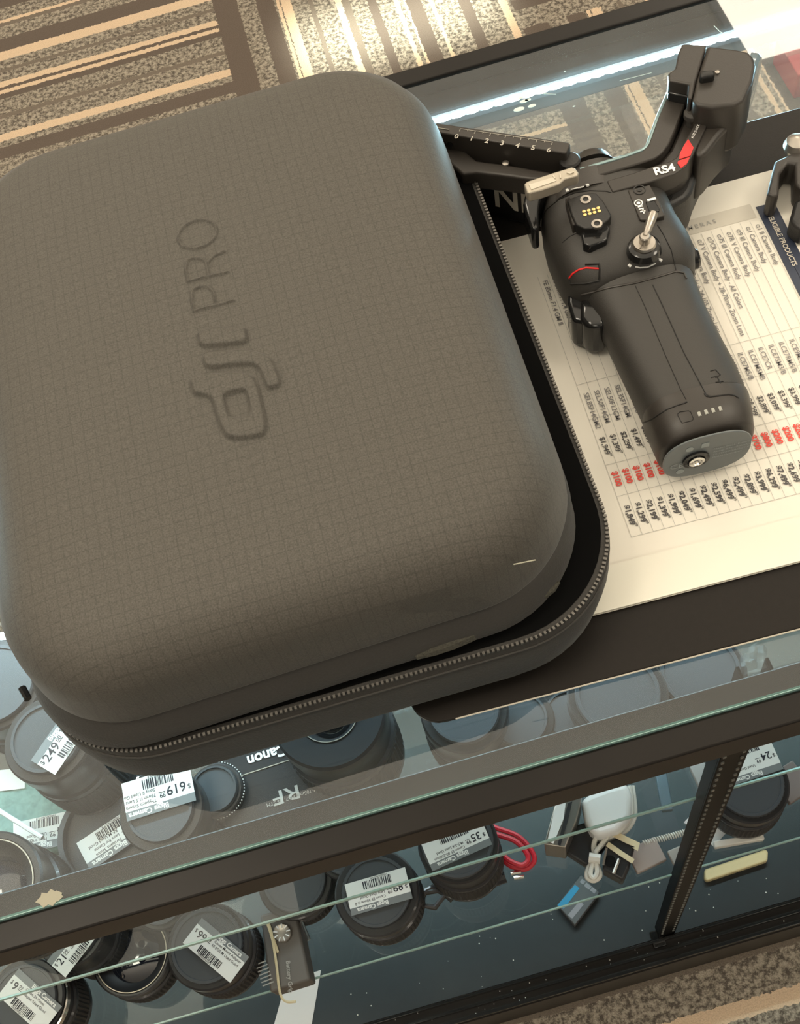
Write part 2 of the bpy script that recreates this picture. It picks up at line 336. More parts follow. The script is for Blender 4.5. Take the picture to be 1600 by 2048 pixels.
def sp(u, v, z=0): q = O + exs * u + eys * v; return (q.x, q.y, .9344 + z + wave(u, v))
def wave(u, v): 
    e = max(0, -.020 - u); return .0003 + e * e * 5 + .0004 * math.sin(v * 40) * (1 if u < -.02 else 0)
g = MB(); nu, nv = 50, 50; ul = -.042
vs = []
for j in range(nv + 1):
    v = -.0555 + (.250) * j / nv
    lft = ul + (.006 * math.sin((v + .05) * 60) if v < .02 else .003)
    for i in range(nu + 1):
        u = lft + (.40 - lft) * i / nu; vs.append(sp(u, v))
g.add(vs, [(j * (nu + 1) + i, j * (nu + 1) + i + 1, (j + 1) * (nu + 1) + i + 1, (j + 1) * (nu + 1) + i) for j in range(nv) for i in range(nu)])
g.build('sheet', paper, ps)
pitch = .00587
Z = .0004
pr = MB()
def quad(m, u0, u1, v0, v1, mi, z=Z): m.add([sp(u0, v0, z), sp(u1, v0, z), sp(u1, v1, z), sp(u0, v1, z)], [(0, 1, 2, 3)], mi)
NR = 24; ub = -.0015
lines_v = [-.0185, .0065, .0265, .0565, .0775]
for v in lines_v[:4] + [.0805]: quad(pr, ub, ub + pitch * NR, v - .0001, v + .0001, 1)
for k in range(NR + 1):
    quad(pr, ub + pitch * k - .0001, ub + pitch * k + .0001, -.0185, .161, 1)
def rtext(m, body, k, v, size, mi, off=0):
    q = sp(k * pitch, v, Z * 1.5); m.text(body, frame(q, -eys, exs), size, mi, off, sx=1.0)
names = {0: 'FE 85mm F1.4 GM II', 1: 'FE 50mm F1.4 GM', 2: 'FE 50mm F1.2 GM', 3: 'FE 35mm F1.4 GM', 14: 'FX6 Camera Body + 24-105 Zoom Lens', 15: 'α7 V Camera Body', 16: 'α7 V Camera Body + 28-70mm Zoom Lens', 17: 'α7CR Camera Body - All Colors', 18: 'α7S III Camera Body', 19: 'α7R V Camera Body', 20: 'α9 III Camera Body', 21: 'α1 Camera Body', 22: 'α1 II Camera Body'}
codes = {0: 'SEL85F14GM2', 1: 'SEL50F14GM', 2: 'SEL50F12GM', 3: 'SEL35F14GM', 4: 'SEL200600G', 14: 'ILMEFX6VK', 15: 'ILCE7M5/B', 16: 'ILCE7M5MB', 17: 'ILCE7CR', 18: 'ILCE7SM3/B', 19: 'ILCE7RM5/B', 20: 'ILCE9M3B', 21: 'ILCE1/B'}
price = {0: '1,949', 1: '1,399', 2: '2,299', 3: '1,499', 4: '2,099', 14: '8,299', 15: '2,899', 16: '3,099', 17: '3,399', 18: '3,999', 19: '3,799'}
reds = {0: '100', 1: '100', 2: '100', 3: '100', 4: '100', 13: '700', 14: '800', 15: '200', 16: '200', 17: '200'}
fin = '1,849 1,299 2,199 1,399 1,999 2,049 1,699 2,499 2,599 6,499 2,499 2,899 3,999 6,299 7,499 2,699 2,899 3,199'.split()
for k, s in names.items(): rtext(pr, s, k + .08, .1572, .0041, 0, .01)
for k, s in codes.items(): rtext(pr, s, k + .08, .0740, .0041, 0, .01)
for k, s in price.items(): rtext(pr, '$' + s, k + .08, .0440, .0041, 6, .02); q = sp((k + .45) * pitch, .0440 - .0108, Z); pr.text('99', frame(q, -eys, exs), .002, 6)
for k, s in enumerate(fin): rtext(pr, '$' + s, k + .03, .0000, .0043, 6, .035); q = sp((k + .42) * pitch, -.0112, Z); pr.text('99', frame(q, -eys, exs), .0021, 6, .01)
for k, s in reds.items(): rtext(pr, '$' + s, k + .06, .0215, .0045, 2, .04)
rtext(pr, 'when you buy the camera body and zoom lens together', 26.2, .135, .0036, 1)
quad(pr, .06, .1325, .1625, .1735, 5, Z * .5); pr.text('C A M E R A S', frame(sp(.084, .166, Z * 1.3), exs, eys), .0042, 4, .02)
quad(pr, .1345, .1460, .02, .170, 3)
pr.text('ELIGIBLE PRODUCTS', frame(sp(.1385, .160, Z * 2), -eys, exs), .0042, 5, .02)
pr.text('*Suggested retail pricing listed here is provided for informational purposes. Not combinable with ASA Purchase Program.', frame(sp(-.0195, .150, Z), -eys, exs), .00228, 1)
pr.text('Subject to change without notice and dealer participation. Valid for purchase of listed body and lens. © 2025', frame(sp(-.0245, .150, Z), -eys, exs), .0021, 1)
pr.build('printing', [greyp, lgrey, redp, navy, lgrey, mat('header_band', (.62, .58, .5), .6), mat('dark_print', (.07, .065, .065), .6)], ps, smooth=False)
quad2 = MB(); quad(quad2, -.04, .4, -.0553, -.0315, 0, .0002); quad2.build('lower_fold', mat('paper_fold', (.78, .755, .655), .55), ps, smooth=False)
# ------------------------------------------------------------------ carrying case
cs = thing('gimbal_case', 'large soft black fabric zip case with raised logo on lid', 'carrying case', (-.05, .37, .934))
def rr(x0, x1, y0, y1, r, z, n=14, tilt=0):
    out = []
    for cx, cy, a0 in ((x1 - r, y0 + r, -90), (x1 - r, y1 - r, 0), (x0 + r, y1 - r, 90), (x0 + r, y0 + r, 180)):
        for k in range(n):
            a = R(a0 + 90 * k / (n - 1)); out.append(Vector((cx + r * math.cos(a), cy + r * math.sin(a), z)))
    return out
def dens(ring, n=160):              # resample a closed ring evenly so long sides carry vertices too
    L = [0]
    for i in range(len(ring)): L.append(L[-1] + (ring[(i + 1) % len(ring)] - ring[i]).length)
    out = []; i = 0
    for k in range(n):
        t = L[-1] * k / n
        while L[i + 1] < t: i += 1
        f = (t - L[i]) / max(1e-9, L[i + 1] - L[i]); out.append(ring[i].lerp(ring[(i + 1) % len(ring)], f))
    return out
base = [(-.176, .076, .216, .538, .05, .9340), (-.186, .086, .207, .546, .054, .9375), (-.191, .0935, .2035, .550, .057, .948), (-.193, .0970, .204, .552, .058, .962), (-.193, .0975, .2075, .552, .058, .9735), (-.192, .0965, .2085, .551, .058, .9755)]
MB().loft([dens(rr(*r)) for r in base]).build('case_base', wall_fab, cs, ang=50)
ln = [(-.190, .0945, .2105, .549, .057, .976), (-.185, .088, .217, .543, .053, .9765)]
MB().loft([dens(rr(*r)) for r in ln], True).build('zip_tape', liner, cs)
zr = dens(rr(-.1925, .0970, .2078, .5515, .058, .976), 1000)
zt = MB()
for k, q in enumerate(zr):
    n2 = zr[(k + 1) % 1000] - zr[k - 1]; 
    if k % 2 == 0: zt.box(-.0006, .0006, -.0008, .0008, -.0006, .0008, M=frame(q, n2))
o = zt.build('zipper_teeth', zipm, cs, smooth=False); o['kind'] = 'stuff'
pf = dens(rr(-.1925, .0972, .2062, .5522, .058, .9705), 200)
MB().tube(pf, .0007, 6, closed=True).build('seam_piping', wall_fab, cs)
def open_gap(v):                   # the lid is sprung up a little at the near right corner
    k = max(0, min(1, (v.x + .17) / .25)) * max(0, min(1, (.56 - v.y) / .33)); return v + Vector((-.004 * k, .006 * k, .004 * k))
lid_fl = [(-.188, .082, .218, .545, .05, .9770), (-.1925, .0860, .2085, .5505, .056, .9785), (-.1925, .0862, .2078, .5505, .056, .9810), (-.1905, .0855, .2100, .549, .055, .9870), (-.1880, .0855, .2135, .547, .054, .9930), (-.1865, .0835, .2160, .5455, .053, .9965)]
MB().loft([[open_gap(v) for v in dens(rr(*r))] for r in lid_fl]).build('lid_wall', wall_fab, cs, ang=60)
crown = [(-.186, .0810, .2170, .545, .053, .993), (-.1885, .0838, .2145, .547, .055, .9955), (-.1890, .0842, .2138, .5475, .056, .998), (-.1885, .0836, .2140, .547, .056, 1.006), (-.1875, .0815, .2145, .546, .056, 1.018), (-.185, .078, .2145, .5435, .055, 1.030), (-.180, .0725, .2185, .5385, .052, 1.0395), (-.172, .064, .2255, .530, .048, 1.0465), (-.161, .052, .237, .518, .045, 1.0505), (-.147, .037, .257, .502, .042, 1.0525), (-.12, .01, .29, .47, .04, 1.0545), (-.09, -.02, .33, .43, .03, 1.0552)]
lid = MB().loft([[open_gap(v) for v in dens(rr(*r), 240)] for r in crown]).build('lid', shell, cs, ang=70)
# fleece showing in the gap
fz = [open_gap(P(x, y, .9850)) for x, y in ((845, 1322), (880, 1309), (920, 1295), (960, 1280), (988, 1268))]
MB().tube([q - Vector((0, 0, .004)) for q in fz], [.002, .0035, .004, .0038, .002], 8).build('fleece_strip', fuzz, cs)
MB().tube(px([(1075, 1200), (1090, 1190), (1105, 1178), (1118, 1164)], .986), [.0008, .0018, .0018, .0008], 8).build('fleece_strip', fuzz, cs)
MB().tube(px([(44, 1376), (49, 1385), (56, 1398)], .975), .002, 8).build('zipper_pull', gloss, cs)
MB().tube(px([(1027, 1129), (1071, 1120)], 1.036), .0003, 5).build('loose_thread', grimy, cs)
# raised logo
TZ = 1.0548
from mathutils.bvhtree import BVHTree
import numpy as np
def bvh(objs):
    vs, fs = [], []
    for o in (objs if isinstance(objs, (list, tuple)) else [objs]):
        k = len(vs); off = o.parent.location * 0; vs += [v.co + off for v in o.data.vertices]; fs += [tuple(i + k for i in p.vertices) for p in o.data.polygons]
    return BVHTree.FromPolygons(vs, fs)
def drape(tree, seq, sc=1, ox=0, oy=0, lift=.0001):
    out = []
    for x, y in seq:
        d = (fw * F + rt * (ox + x / sc - 800) - up * (oy + y / sc - 1024)).normalized(); h = tree.ray_cast(CAM, d)
        if h[0]: out.append(h[0] + h[1] * (lift if h[1].dot(d) < 0 else -lift))
    return out
def dense(seq, n=8): return [(a[0] + (b[0] - a[0]) * k / n, a[1] + (b[1] - a[1]) * k / n) for a, b in zip(seq[:-1], seq[1:]) for k in range(n)] + [seq[-1]]
lt = bvh(lid); sc = 3.7225
def L(seq): return [(q.x, q.y) for q in px(seq, TZ, sc, 300, 400)]
def rnd(seq, it=2):
    for _ in range(it):
        o = []
        for i in range(len(seq)):
            a, b = seq[i], seq[(i + 1) % len(seq)]; o += [(a[0] * .8 + b[0] * .2, a[1] * .8 + b[1] * .2), (a[0] * .2 + b[0] * .8, a[1] * .2 + b[1] * .8)]
        seq = o
    return seq
def emboss(loops=None, lines=None, h=.0024, w=.0024, lw=.0008, name='embossed_letter'):
    """a padded letter: the lid cloth raised over the outline, on a fine grid laid on the lid"""
    allp = np.array([p for l in (loops or lines) for p in l]); pad = .006; st = .0005
    xs = np.arange(allp[:, 0].min() - pad, allp[:, 0].max() + pad, st); ys = np.arange(allp[:, 1].min() - pad, allp[:, 1].max() + pad, st)
    X_, Y_ = np.meshgrid(xs, ys); D = np.full(X_.shape, 1.0); ins = np.zeros(X_.shape, bool)
    for l in (loops or lines):
        n = len(l)
        for i in range(n if loops else n - 1):
            ax_, ay_ = l[i]; bx_, by_ = l[(i + 1) % n]; dx, dy = bx_ - ax_, by_ - ay_; t = np.clip(((X_ - ax_) * dx + (Y_ - ay_) * dy) / (dx * dx + dy * dy + 1e-12), 0, 1)
            D = np.minimum(D, np.hypot(X_ - ax_ - t * dx, Y_ - ay_ - t * dy))
            if loops and ay_ != by_: ins ^= ((ay_ > Y_) != (by_ > Y_)) & (X_ < (bx_ - ax_) * (Y_ - ay_) / (by_ - ay_) + ax_)
    sd = np.where(ins, -D, D) if loops else D - lw
    t = np.clip(.5 - sd / w, 0, 1); H_ = h * t * t * (3 - 2 * t)
    ny, nx = X_.shape; vs = []; ok = []
    bx_ = np.minimum(np.minimum(X_ - xs[0], xs[-1] - X_), np.minimum(Y_ - ys[0], ys[-1] - Y_))
    edge = np.clip(bx_ / .003, 0, 1); off = -.0004 + .0005 * edge
    for j_ in range(ny):
        for i_ in range(nx):
            hh = lt.ray_cast(Vector((X_[j_, i_], Y_[j_, i_], 1.2)), Vector((0, 0, -1)))[0]
            vs.append((X_[j_, i_], Y_[j_, i_], (hh.z if hh else 1.05) + H_[j_, i_] + off[j_, i_]))
    keep = (sd < .0035)
    fs = [(j_ * nx + i_, j_ * nx + i_ + 1, (j_ + 1) * nx + i_ + 1, (j_ + 1) * nx + i_) for j_ in range(ny - 1) for i_ in range(nx - 1) if keep[j_, i_]]
    off2 = -.0003 + .0004 * np.clip((.0032 - sd) / .002, 0, 1)
    vs = [(v[0], v[1], v[2] - off.flat[k] + off2.flat[k]) for k, v in enumerate(vs)]
    me = bpy.data.meshes.new(name); me.from_pydata(vs, [], fs); bm = bmesh.new(); bm.from_mesh(me)
    bmesh.ops.delete(bm, geom=[v for v in bm.verts if not v.link_faces], context='VERTS'); bm.to_mesh(me); bm.free()
    return link(name, me, cs, [shell], ang=80)
emboss([rnd(L([(305, 1345), (420, 1318), (690, 1310), (770, 1335), (810, 1400), (850, 1560), (875, 1690), (862, 1765), (800, 1785), (640, 1800), (575, 1775), (530, 1690), (478, 1510), (430, 1478), (335, 1470)])), rnd(L([(560, 1490), (600, 1635), (650, 1650), (745, 1640), (760, 1600), (735, 1470), (710, 1440), (600, 1460)]))])
emboss([rnd(L([(400, 1165), (560, 1148), (720, 1140), (830, 1165), (905, 1200), (950, 1290), (988, 1405), (885, 1435), (862, 1370), (830, 1285), (770, 1245), (640, 1255), (425, 1280)]))])
emboss([rnd(L([(362, 990), (520, 980), (700, 972), (722, 985), (738, 1065), (715, 1090), (560, 1105), (385, 1118)]), 1)])
TH = dict(h=.0013, w=.0012, lw=.0006)
emboss(None, [L([(630, 768), (335, 845)]), L([(335, 845), (318, 750), (325, 690), (375, 662), (440, 662), (480, 700), (495, 780)])], **TH)
emboss(None, [L([(585, 555), (290, 622)]), L([(290, 622), (272, 530), (285, 470), (325, 450), (385, 450), (425, 480), (448, 580)]), L([(430, 490), (490, 430), (560, 400)])], **TH)
emboss(None, [L([(215 + 145 + 145 * math.cos(R(a)) + 0 * a, 270 + 105 * math.sin(R(a)) - 25 * math.cos(R(a))) for a in range(0, 361, 12)])], **TH)
# ------------------------------------------------------------------ gimbal stabiliser
gm = thing('camera_gimbal', 'black handheld camera gimbal with red marked arm lying on price sheet', 'gimbal', (.165, .4, .935))
def se(c, hw, hz, zc, y, tx=0, e=2.6, n=40, ax=Vector((1, 0, 0))):
    out = []
    for k in range(n):
        t = 2 * math.pi * k / n; cc, ss = math.cos(t), math.sin(t)
        out.append(Vector((0, 0, zc)) + Vector((c.x, c.y, 0)) + ax * (hw * math.copysign(abs(cc) ** (2 / e), cc)) + Vector((0, 0, hz * math.copysign(abs(ss) ** (2 / e), ss))))
    return out
ZC = .957
def sec(a, b, hz, e=2.6, zc=ZC):
    zc = .9350 + hz
    A, B = P(*a, zc), P(*b, zc); c = (A + B) / 2; ax = (B - A); hw = ax.length / 2; return se(c, hw, hz, zc, 0, e=e, ax=ax.normalized())
gcap = MB().loft([sec((1326, 922), (1502, 880), .0195), sec((1316, 915), (1507, 868), .0207), sec((1300, 880), (1504, 835), .0212), sec((1288, 852), (1498, 805), .0212), sec((1285, 840), (1494, 795), .0208)]).build('battery_cap', gimb, gm, ang=50)
ggrip = MB().loft([sec((1286, 842), (1491, 792), .0200), sec((1282, 832), (1488, 784), .0200), sec((1262, 790), (1470, 740), .0190), sec((1235, 735), (1440, 684), .0186), sec((1210, 680), (1413, 630), .0192), sec((1185, 640), (1395, 585), .0205), sec((1172, 620), (1385, 560), .021)]).build('grip', grubber, gm, ang=50)
ghead = MB().loft([sec((1172, 622), (1388, 562), .0205), sec((1150, 610), (1390, 545), .0225), sec((1128, 590), (1388, 515), .0245, 3), sec((1110, 555), (1376, 490), .0255, 3), sec((1095, 520), (1352, 455), .0262, 3), sec((1085, 480), (1338, 425), .0262, 3), sec((1083, 455), (1325, 395), .0262, 3), sec((1090, 430), (1312, 375), .0258, 3)]).build('head_body', grubber, gm, ang=50)
gyaw = MB().loft([sec((1082, 460), (1268, 412), .0268, 2.2), sec((1085, 430), (1262, 385), .0268, 2.2), sec((1098, 408), (1252, 362), .0262, 2.2)]).build('yaw_motor', gimb, gm, ang=50)
gcol = MB().loft([sec((1112, 394), (1238, 353), .0250, 2.2), sec((1125, 372), (1228, 345), .0245, 2.2), sec((1150, 352), (1218, 336), .019, 2.2)]).build('motor_collar', gimb, gm, ang=50)
# end plate
A, B = P(1322, 928, ZC), P(1504, 884, ZC); c = (A + B) / 2; ax = (B - A).normalized(); nrm = Vector((0, 0, 1)).cross(ax) * -1
if nrm.y > 0: nrm = -nrm
tiltup = (nrm + Vector((0, 0, .0))).normalized()
hw = (B - A).length / 2
r1 = [v for v in se(c, hw * .97, .0186, ZC, 0, e=2.6, ax=ax)]
ep = MB().loft([[v + nrm * .000 for v in r1], [v + nrm * .0011 for v in r1]]).build('end_plate', bandc, gm, bevel=.0004)
Me = frame(Vector((c.x, c.y, ZC)) + nrm * .0012, ax)      # plate frame: x along width; its z is world z
Mp = Me @ Matrix.Rotation(R(90), 4, 'X')                   # x width, y up, z out of the plate
qx = -.006
MB().lathe([(.0070, 0), (.0070, .0012), (.0048, .0014), (.0046, .0004)], M=Mp @ Matrix.Translation((qx, -.001, 0)), n=36).build('socket_ring', gloss, ep)
MB().lathe([(.0042, .0), (.0042, .0022), (.0028, .0024), (.0022, .0006)], M=Mp @ Matrix.Translation((qx, -.001, 0)), n=24).build('tripod_socket', chrome, ep)
q = MB(); q.text('CE', Mp @ Matrix.Translation((-.0195, -.006, .0002)), .0062, 0); q.lathe([(.0022, 0), (.0022, .0002)], M=Mp @ Matrix.Translation((-.0135, -.0105, 0)), n=20)
for i, s in enumerate(('Model: BG21  Battery Grip', 'Rating: 7.7V 1950mAh 15Wh', 'SZ TECHNOLOGY CO., LTD.', 'MADE IN CHINA')): q.text(s, Mp @ Matrix.Translation((.003, .004 - i * .0028, .0002)), .0021, 0)
q.box(-.004, .000, .009, .0125, 0, .0003, M=Mp @ Matrix.Identity(4)); q.lathe([(.002, 0), (.002, .0002)], M=Mp @ Matrix.Translation((-.010, .010, 0)), n=18)
q.build('plate_print', mat('plate_ink', (.30, .33, .33), .5), ep, smooth=False)
gt = bvh([gcap, ggrip, ghead, gyaw, gcol])
def ribbon(m, pts, wd, z, mi=0, th=.0004): 
    Q = [Vector((p.x, p.y, 0)) for p in pts]; n = len(Q); a = []; b = []
    for i in range(n):
        t = (Q[min(i + 1, n - 1)] - Q[max(i - 1, 0)]).normalized(); s = Vector((-t.y, t.x, 0)) * wd / 2; a.append(Q[i] + s); b.append(Q[i] - s)
    m.prism([(v.x, v.y) for v in a + b[::-1]], z - th, z, mi)
seamm = mat('seam_dark', (.008, .007, .006), .6)
def line(name, seq, r_, m, sc=1, ox=0, oy=0, par=None, lift=.0001):
    q = drape(gt, dense(seq), sc, ox, oy, lift)
    if len(q) > 1: return MB().tube(q, r_, 6).build(name, m, par or gm)
line('power_button', [(612, 545), (650, 612), (745, 590), (762, 570), (735, 505), (715, 492), (625, 505), (608, 525), (612, 545)], .00022, seamm, 4.848, 1230, 720)
for x, y in ((818, 525), (885, 505), (952, 488), (1022, 472)):
    line('charge_light', [(x - 8, y - 20), (x + 8, y + 20)], .0009, mat('led_off', (.42, .42, .38), .3), 4.848, 1230, 720, lift=-.0003)
line('cap_seam', [(270, 610), (360, 575), (430, 525), (500, 480), (600, 440), (670, 420), (700, 405)], .0004, seamm, 4.848, 1230, 720)
line('cap_seam', [(865, 325), (885, 350), (920, 358), (1000, 348), (1100, 335), (1160, 345), (1200, 370)], .0004, seamm, 4.848, 1230, 720)
line('grip_seam', [(722, 725), (780, 850), (880, 1090), (960, 1270), (992, 1330)], .00022, seamm, 2.667, 1000, 300)
line('grip_seam', [(815, 720), (900, 900), (980, 1080), (1060, 1230), (1100, 1305), (1130, 1318)], .0003, seamm, 2.667, 1000, 300)
line('grip_shoulder_seam', [(570, 1080), (650, 1060), (800, 1020), (1000, 985), (1150, 945), (1330, 892), (1390, 905), (1410, 950)], .0006, gimb, 4, 1020, 320)
line('head_seam', [(1180, 520), (1230, 600), (1290, 720), (1330, 890)], .0003, seamm, 4, 1020, 320)
line('motor_seam', [(420, 660), (480, 610), (545, 580)], .0003, seamm, 4, 1020, 320)
line('motor_seam', [(245, 460), (300, 390), (400, 310), (520, 262), (640, 245), (770, 250), (810, 262)], .0003, seamm, 4, 1020, 320)
for sq in ([(1122, 1180), (1150, 1172), (1175, 1200), (1150, 1215)], [(1125, 1215), (1165, 1205)], [(1150, 1240), (1190, 1235)], [(1160, 1212), (1175, 1245)]): line('pressed_mark', sq, .0003, seamm, 2.667, 1000, 300)
line('lock_mark', [(1002, 855), (1040, 862), (1100, 858), (1165, 828)], .0004, white, 4, 1020, 320)
line('lock_mark', [(948, 835), (966, 852)], .0010, white, 4, 1020, 320, lift=-.0003); line('lock_mark', [(1196, 795), (1212, 808)], .0010, white, 4, 1020, 320, lift=-.0003)
line('lock_mark', [(1165, 800), (1172, 784), (1188, 784), (1196, 798)], .0003, white, 4, 1020, 320)
line('collar_mark', [(488, 238), (590, 212)], .0004, white, 4, 1020, 320)
line('collar_mark', [(455, 235), (460, 255)], .0010, white, 4, 1020, 320, lift=-.0003); line('collar_mark', [(612, 205), (628, 195)], .0009, white, 4, 1020, 320, lift=-.0003)
# RSA plate
pz = .9930
oc = px([(455, 315), (600, 265), (690, 262), (750, 330), (812, 440), (790, 475), (700, 540), (600, 548), (530, 515), (490, 430)], pz, 4, 1020, 320)
pl = MB().prism([(v.x, v.y) for v in oc], pz - .008, pz).build('accessory_port', blackm, gm, bevel=.0008)
o = MB()
for x, y in ((592, 413), (630, 405), (668, 396), (705, 386), (600, 440), (638, 431), (676, 421), (714, 410)):
    v = P(1020 + x / 4, 320 + y / 4, pz); o.lathe([(.0010, 0), (.0010, .0004), (.0003, .0006)], c=(v.x, v.y, pz), n=10)
o.build('gold_contact', gold, pl)
for x, y in ((605, 318), (695, 512)):
    v = P(1020 + x / 4, 320 + y / 4, pz); MB().lathe([(.0030, -.001), (.0030, .0005), (.0017, .0006), (.0015, -.0006)], c=(v.x, v.y, pz), n=20).build('port_screw', silver, pl)
cl = px([(560, 545), (790, 490), (800, 560), (775, 640), (640, 690), (585, 670)], pz - .004, 4, 1020, 320)
MB().prism([(v.x, v.y) for v in cl], pz - .014, pz - .004).build('port_latch', gloss, gm, bevel=.001)
rl = px([(440, 310), (480, 290), (530, 515), (500, 520)], pz - .002, 4, 1020, 320); MB().prism([(v.x, v.y) for v in rl], pz - .012, pz - .002).build('port_rail', gimb, gm, bevel=.0006)
# mode panel
hz_ = .9866
pn = px([(940, 240), (1120, 195), (1200, 330), (1240, 440), (1130, 480), (1040, 478)], hz_ + .001, 4, 1020, 320)
mpn = MB().prism([(v.x, v.y) for v in pn], hz_ - .010, hz_ + .001).build('mode_panel', gimb, gm, bevel=.0007)
sw = px([(1085, 330), (1150, 312), (1195, 385), (1195, 405), (1120, 425)], hz_ + .0018, 4, 1020, 320)
MB().prism([(v.x, v.y) for v in sw], hz_, hz_ + .0018).build('mode_switch', gloss, mpn, bevel=.0004)
o = MB(); v0, v1 = P(1020 + 1097 / 4, 320 + 345 / 4, hz_), P(1020 + 1165 / 4, 320 + 328 / 4, hz_); ribbon(o, [v0, v1], .0016, hz_ + .0023)
def ring(m, v, r0, r1, z, mi=0): m.lathe([(r0, 0), (r0, .0003), (r1, .0003), (r1, 0)], c=(v.x, v.y, z), n=20, mi=mi, caps=False)
v = P(1020 + 1027 / 4, 320 + 356 / 4, hz_); ring(o, v, .0024, .0018, hz_ + .001); ring(o, v, .0010, .0001, hz_ + .001)
for seq in ([(1022, 390), (1062, 380)], [(1030, 408), (1068, 398)], [(1040, 428), (1082, 418)], [(1062, 405), (1070, 440)]): ribbon(o, px(seq, hz_, 4, 1020, 320), .0007, hz_ + .0014)
o.build('panel_icons', white, mpn, smooth=False)
v = P(1020 + 1035 / 4, 320 + 250 / 4, hz_); o = MB(); ring(o, v, .0034, .0028, hz_ + .0011); ring(o, v, .0014, .0001, hz_ + .0011); o.build('panel_screw', blackm, mpn)
# silver locking lever
hb = .9868
v = P(1289, 482, hb + .004)
MB().lathe([(.0095, -.004), (.0085, 0), (.0068, .001)], c=(v.x, v.y, hb), n=32).build('lever_boss', gloss, gm)
lv = MB().lathe([(.0062, 0), (.0064, .001), (.0058, .0022), (.0030, .0024), (.0029, .0066), (.0024, .0072)], c=(v.x, v.y, hb + .001), n=32)
lv.tube([v + Vector((0, 0, .003)), P(1297, 455, hb + .006), P(1303, 438, hb + .0075), P(1307, 426, hb + .008)], [.0018, .0024, .0027, .0024], 12)
n1 = P(1281, 499, hb + .003); lv.tube([Vector((v.x, v.y, hb + .0025)), n1], .0009, 8)
lv.build('lock_lever', silver, gm)
# dial, trigger
v = P(1165, 560, .962)
MB().lathe([(.0105, -.010), (.0105, .010), (.009, .012)], M=Matrix.Translation(v) @ Matrix.Rotation(R(-65), 4, 'X') @ Matrix.Rotation(R(-15), 4, 'Y'), n=40).build('front_dial', blackm, gm)
line('dial_red_ring', [(472, 945), (500, 910), (550, 878), (610, 862), (710, 870)], .0005, red, 4, 1020, 320)
line('dial_slot', [(475, 960), (485, 990), (600, 990), (715, 965), (718, 880), (712, 830), (600, 835)], .0006, seamm, 4, 1020, 320)
tg = px([(470, 1010), (560, 985), (620, 1010), (640, 1100), (660, 1290), (780, 1340), (600, 1360), (500, 1340), (460, 1200)], .955, 4, 1020, 320)
MB().prism([(p.x, p.y) for p in tg], .938, .962).build('trigger', gloss, gm, bevel=.004, seg=3)
tg = px([(560, 1090), (640, 1050), (800, 1100), (760, 1320), (620, 1320), (560, 1250)], .965, 4, 1020, 320)
MB().prism([(p.x, p.y) for p in tg], .938, .964).build('trigger_guard', gloss, gm, bevel=.005, seg=3)
v = P(1376, 520, .955); MB().lathe([(.006, 0), (.0065, .004), (.0055, .0055)], M=Matrix.Translation(v) @ Matrix.Rotation(R(90), 4, 'Y'), n=24).build('side_wheel', gloss, gm)
gl = px([(1415, 1150 / 1), (1440, 1150)], 1)
# tilt arm lobe left of the head + champagne lever
lb = px([(125, 420), (160, 330), (230, 290), (330, 270), (290, 360), (245, 460), (232, 560), (235, 680), (180, 690), (135, 560), (112, 480)], .97, 4, 1020, 320)
MB().prism([(p.x, p.y) for p in lb], .966, .984).build('arm_end_cap', gloss, gm, bevel=.004, seg=3)
pl = px([(112, 192), (135, 170), (320, 108), (492, 55), (520, 60), (552, 100), (540, 125), (440, 150), (395, 190), (250, 240), (155, 265), (135, 258)], 1.004, 4, 1020, 320)
tl = MB().prism([(p.x, p.y) for p in pl], .997, 1.004).build('tilt_clamp', beige, gm, bevel=.0012)
o = MB(); pm_ = px([(150, 195), (350, 135), (370, 165), (170, 235)], 1.0045, 4, 1020, 320); o.prism([(p.x, p.y) for p in pm_], 1.003, 1.0044)
for seq in ([(345, 122), (360, 150)], [(400, 112), (405, 145)], [(455, 100), (480, 108), (510, 95)]): ribbon(o, px(seq, 1.0045, 4, 1020, 320), .0007, 1.0048, th=.001)
o.build('clamp_marks', mat('clamp_light', (.6, .55, .46), .4, .3), tl, smooth=False)
# camera plate with scale
def cr(seq, z): return [P(820 + x / 4.2105, 180 + y / 4.2105, z) for x, y in seq]
bz = .996
bar = cr([(60, 252), (1340, 440), (1352, 455), (1318, 528), (1300, 530), (60, 330)], bz)
br = MB().prism([(p.x, p.y) for p in bar], bz - .034, bz).build('camera_plate', gimb, gm, bevel=.0008)
o = MB()
r0, r1 = cr([(425, 328), (1200, 440)], bz); du = (r1 - r0) / 6
o.tube([r0 + Vector((0, 0, .0002)), r1 + Vector((0, 0, .0002))], .00022, 4)
dn = Vector((du.y, -du.x, 0)).normalized()
if dn.y > 0: dn = -dn
for k in range(7):
    q = r0 + du * k; o.tube([q + Vector((0, 0, .0002)), q + dn * .0022 + Vector((0, 0, .0002))], .00022, 4)
    o.text(str(k), frame(q + dn * .0078 - du.normalized() * .0016 + Vector((0, 0, .0003)), du) @ Matrix.Rotation(R(0), 4, 'Z'), .0048, 0, .02)
    if k < 6: q = q + du / 2; o.tube([q + Vector((0, 0, .0002)), q + dn * .0012 + Vector((0, 0, .0002))], .0002, 4)
o.tube(cr([(235, 318), (330, 333)], bz + .0003), .0003, 5); o.tube(cr([(115, 305), (165, 300)], bz + .0003), .0003, 5)
o.build('scale_print', mat('scale_ink', (.45, .42, .36), .5), br, smooth=False)
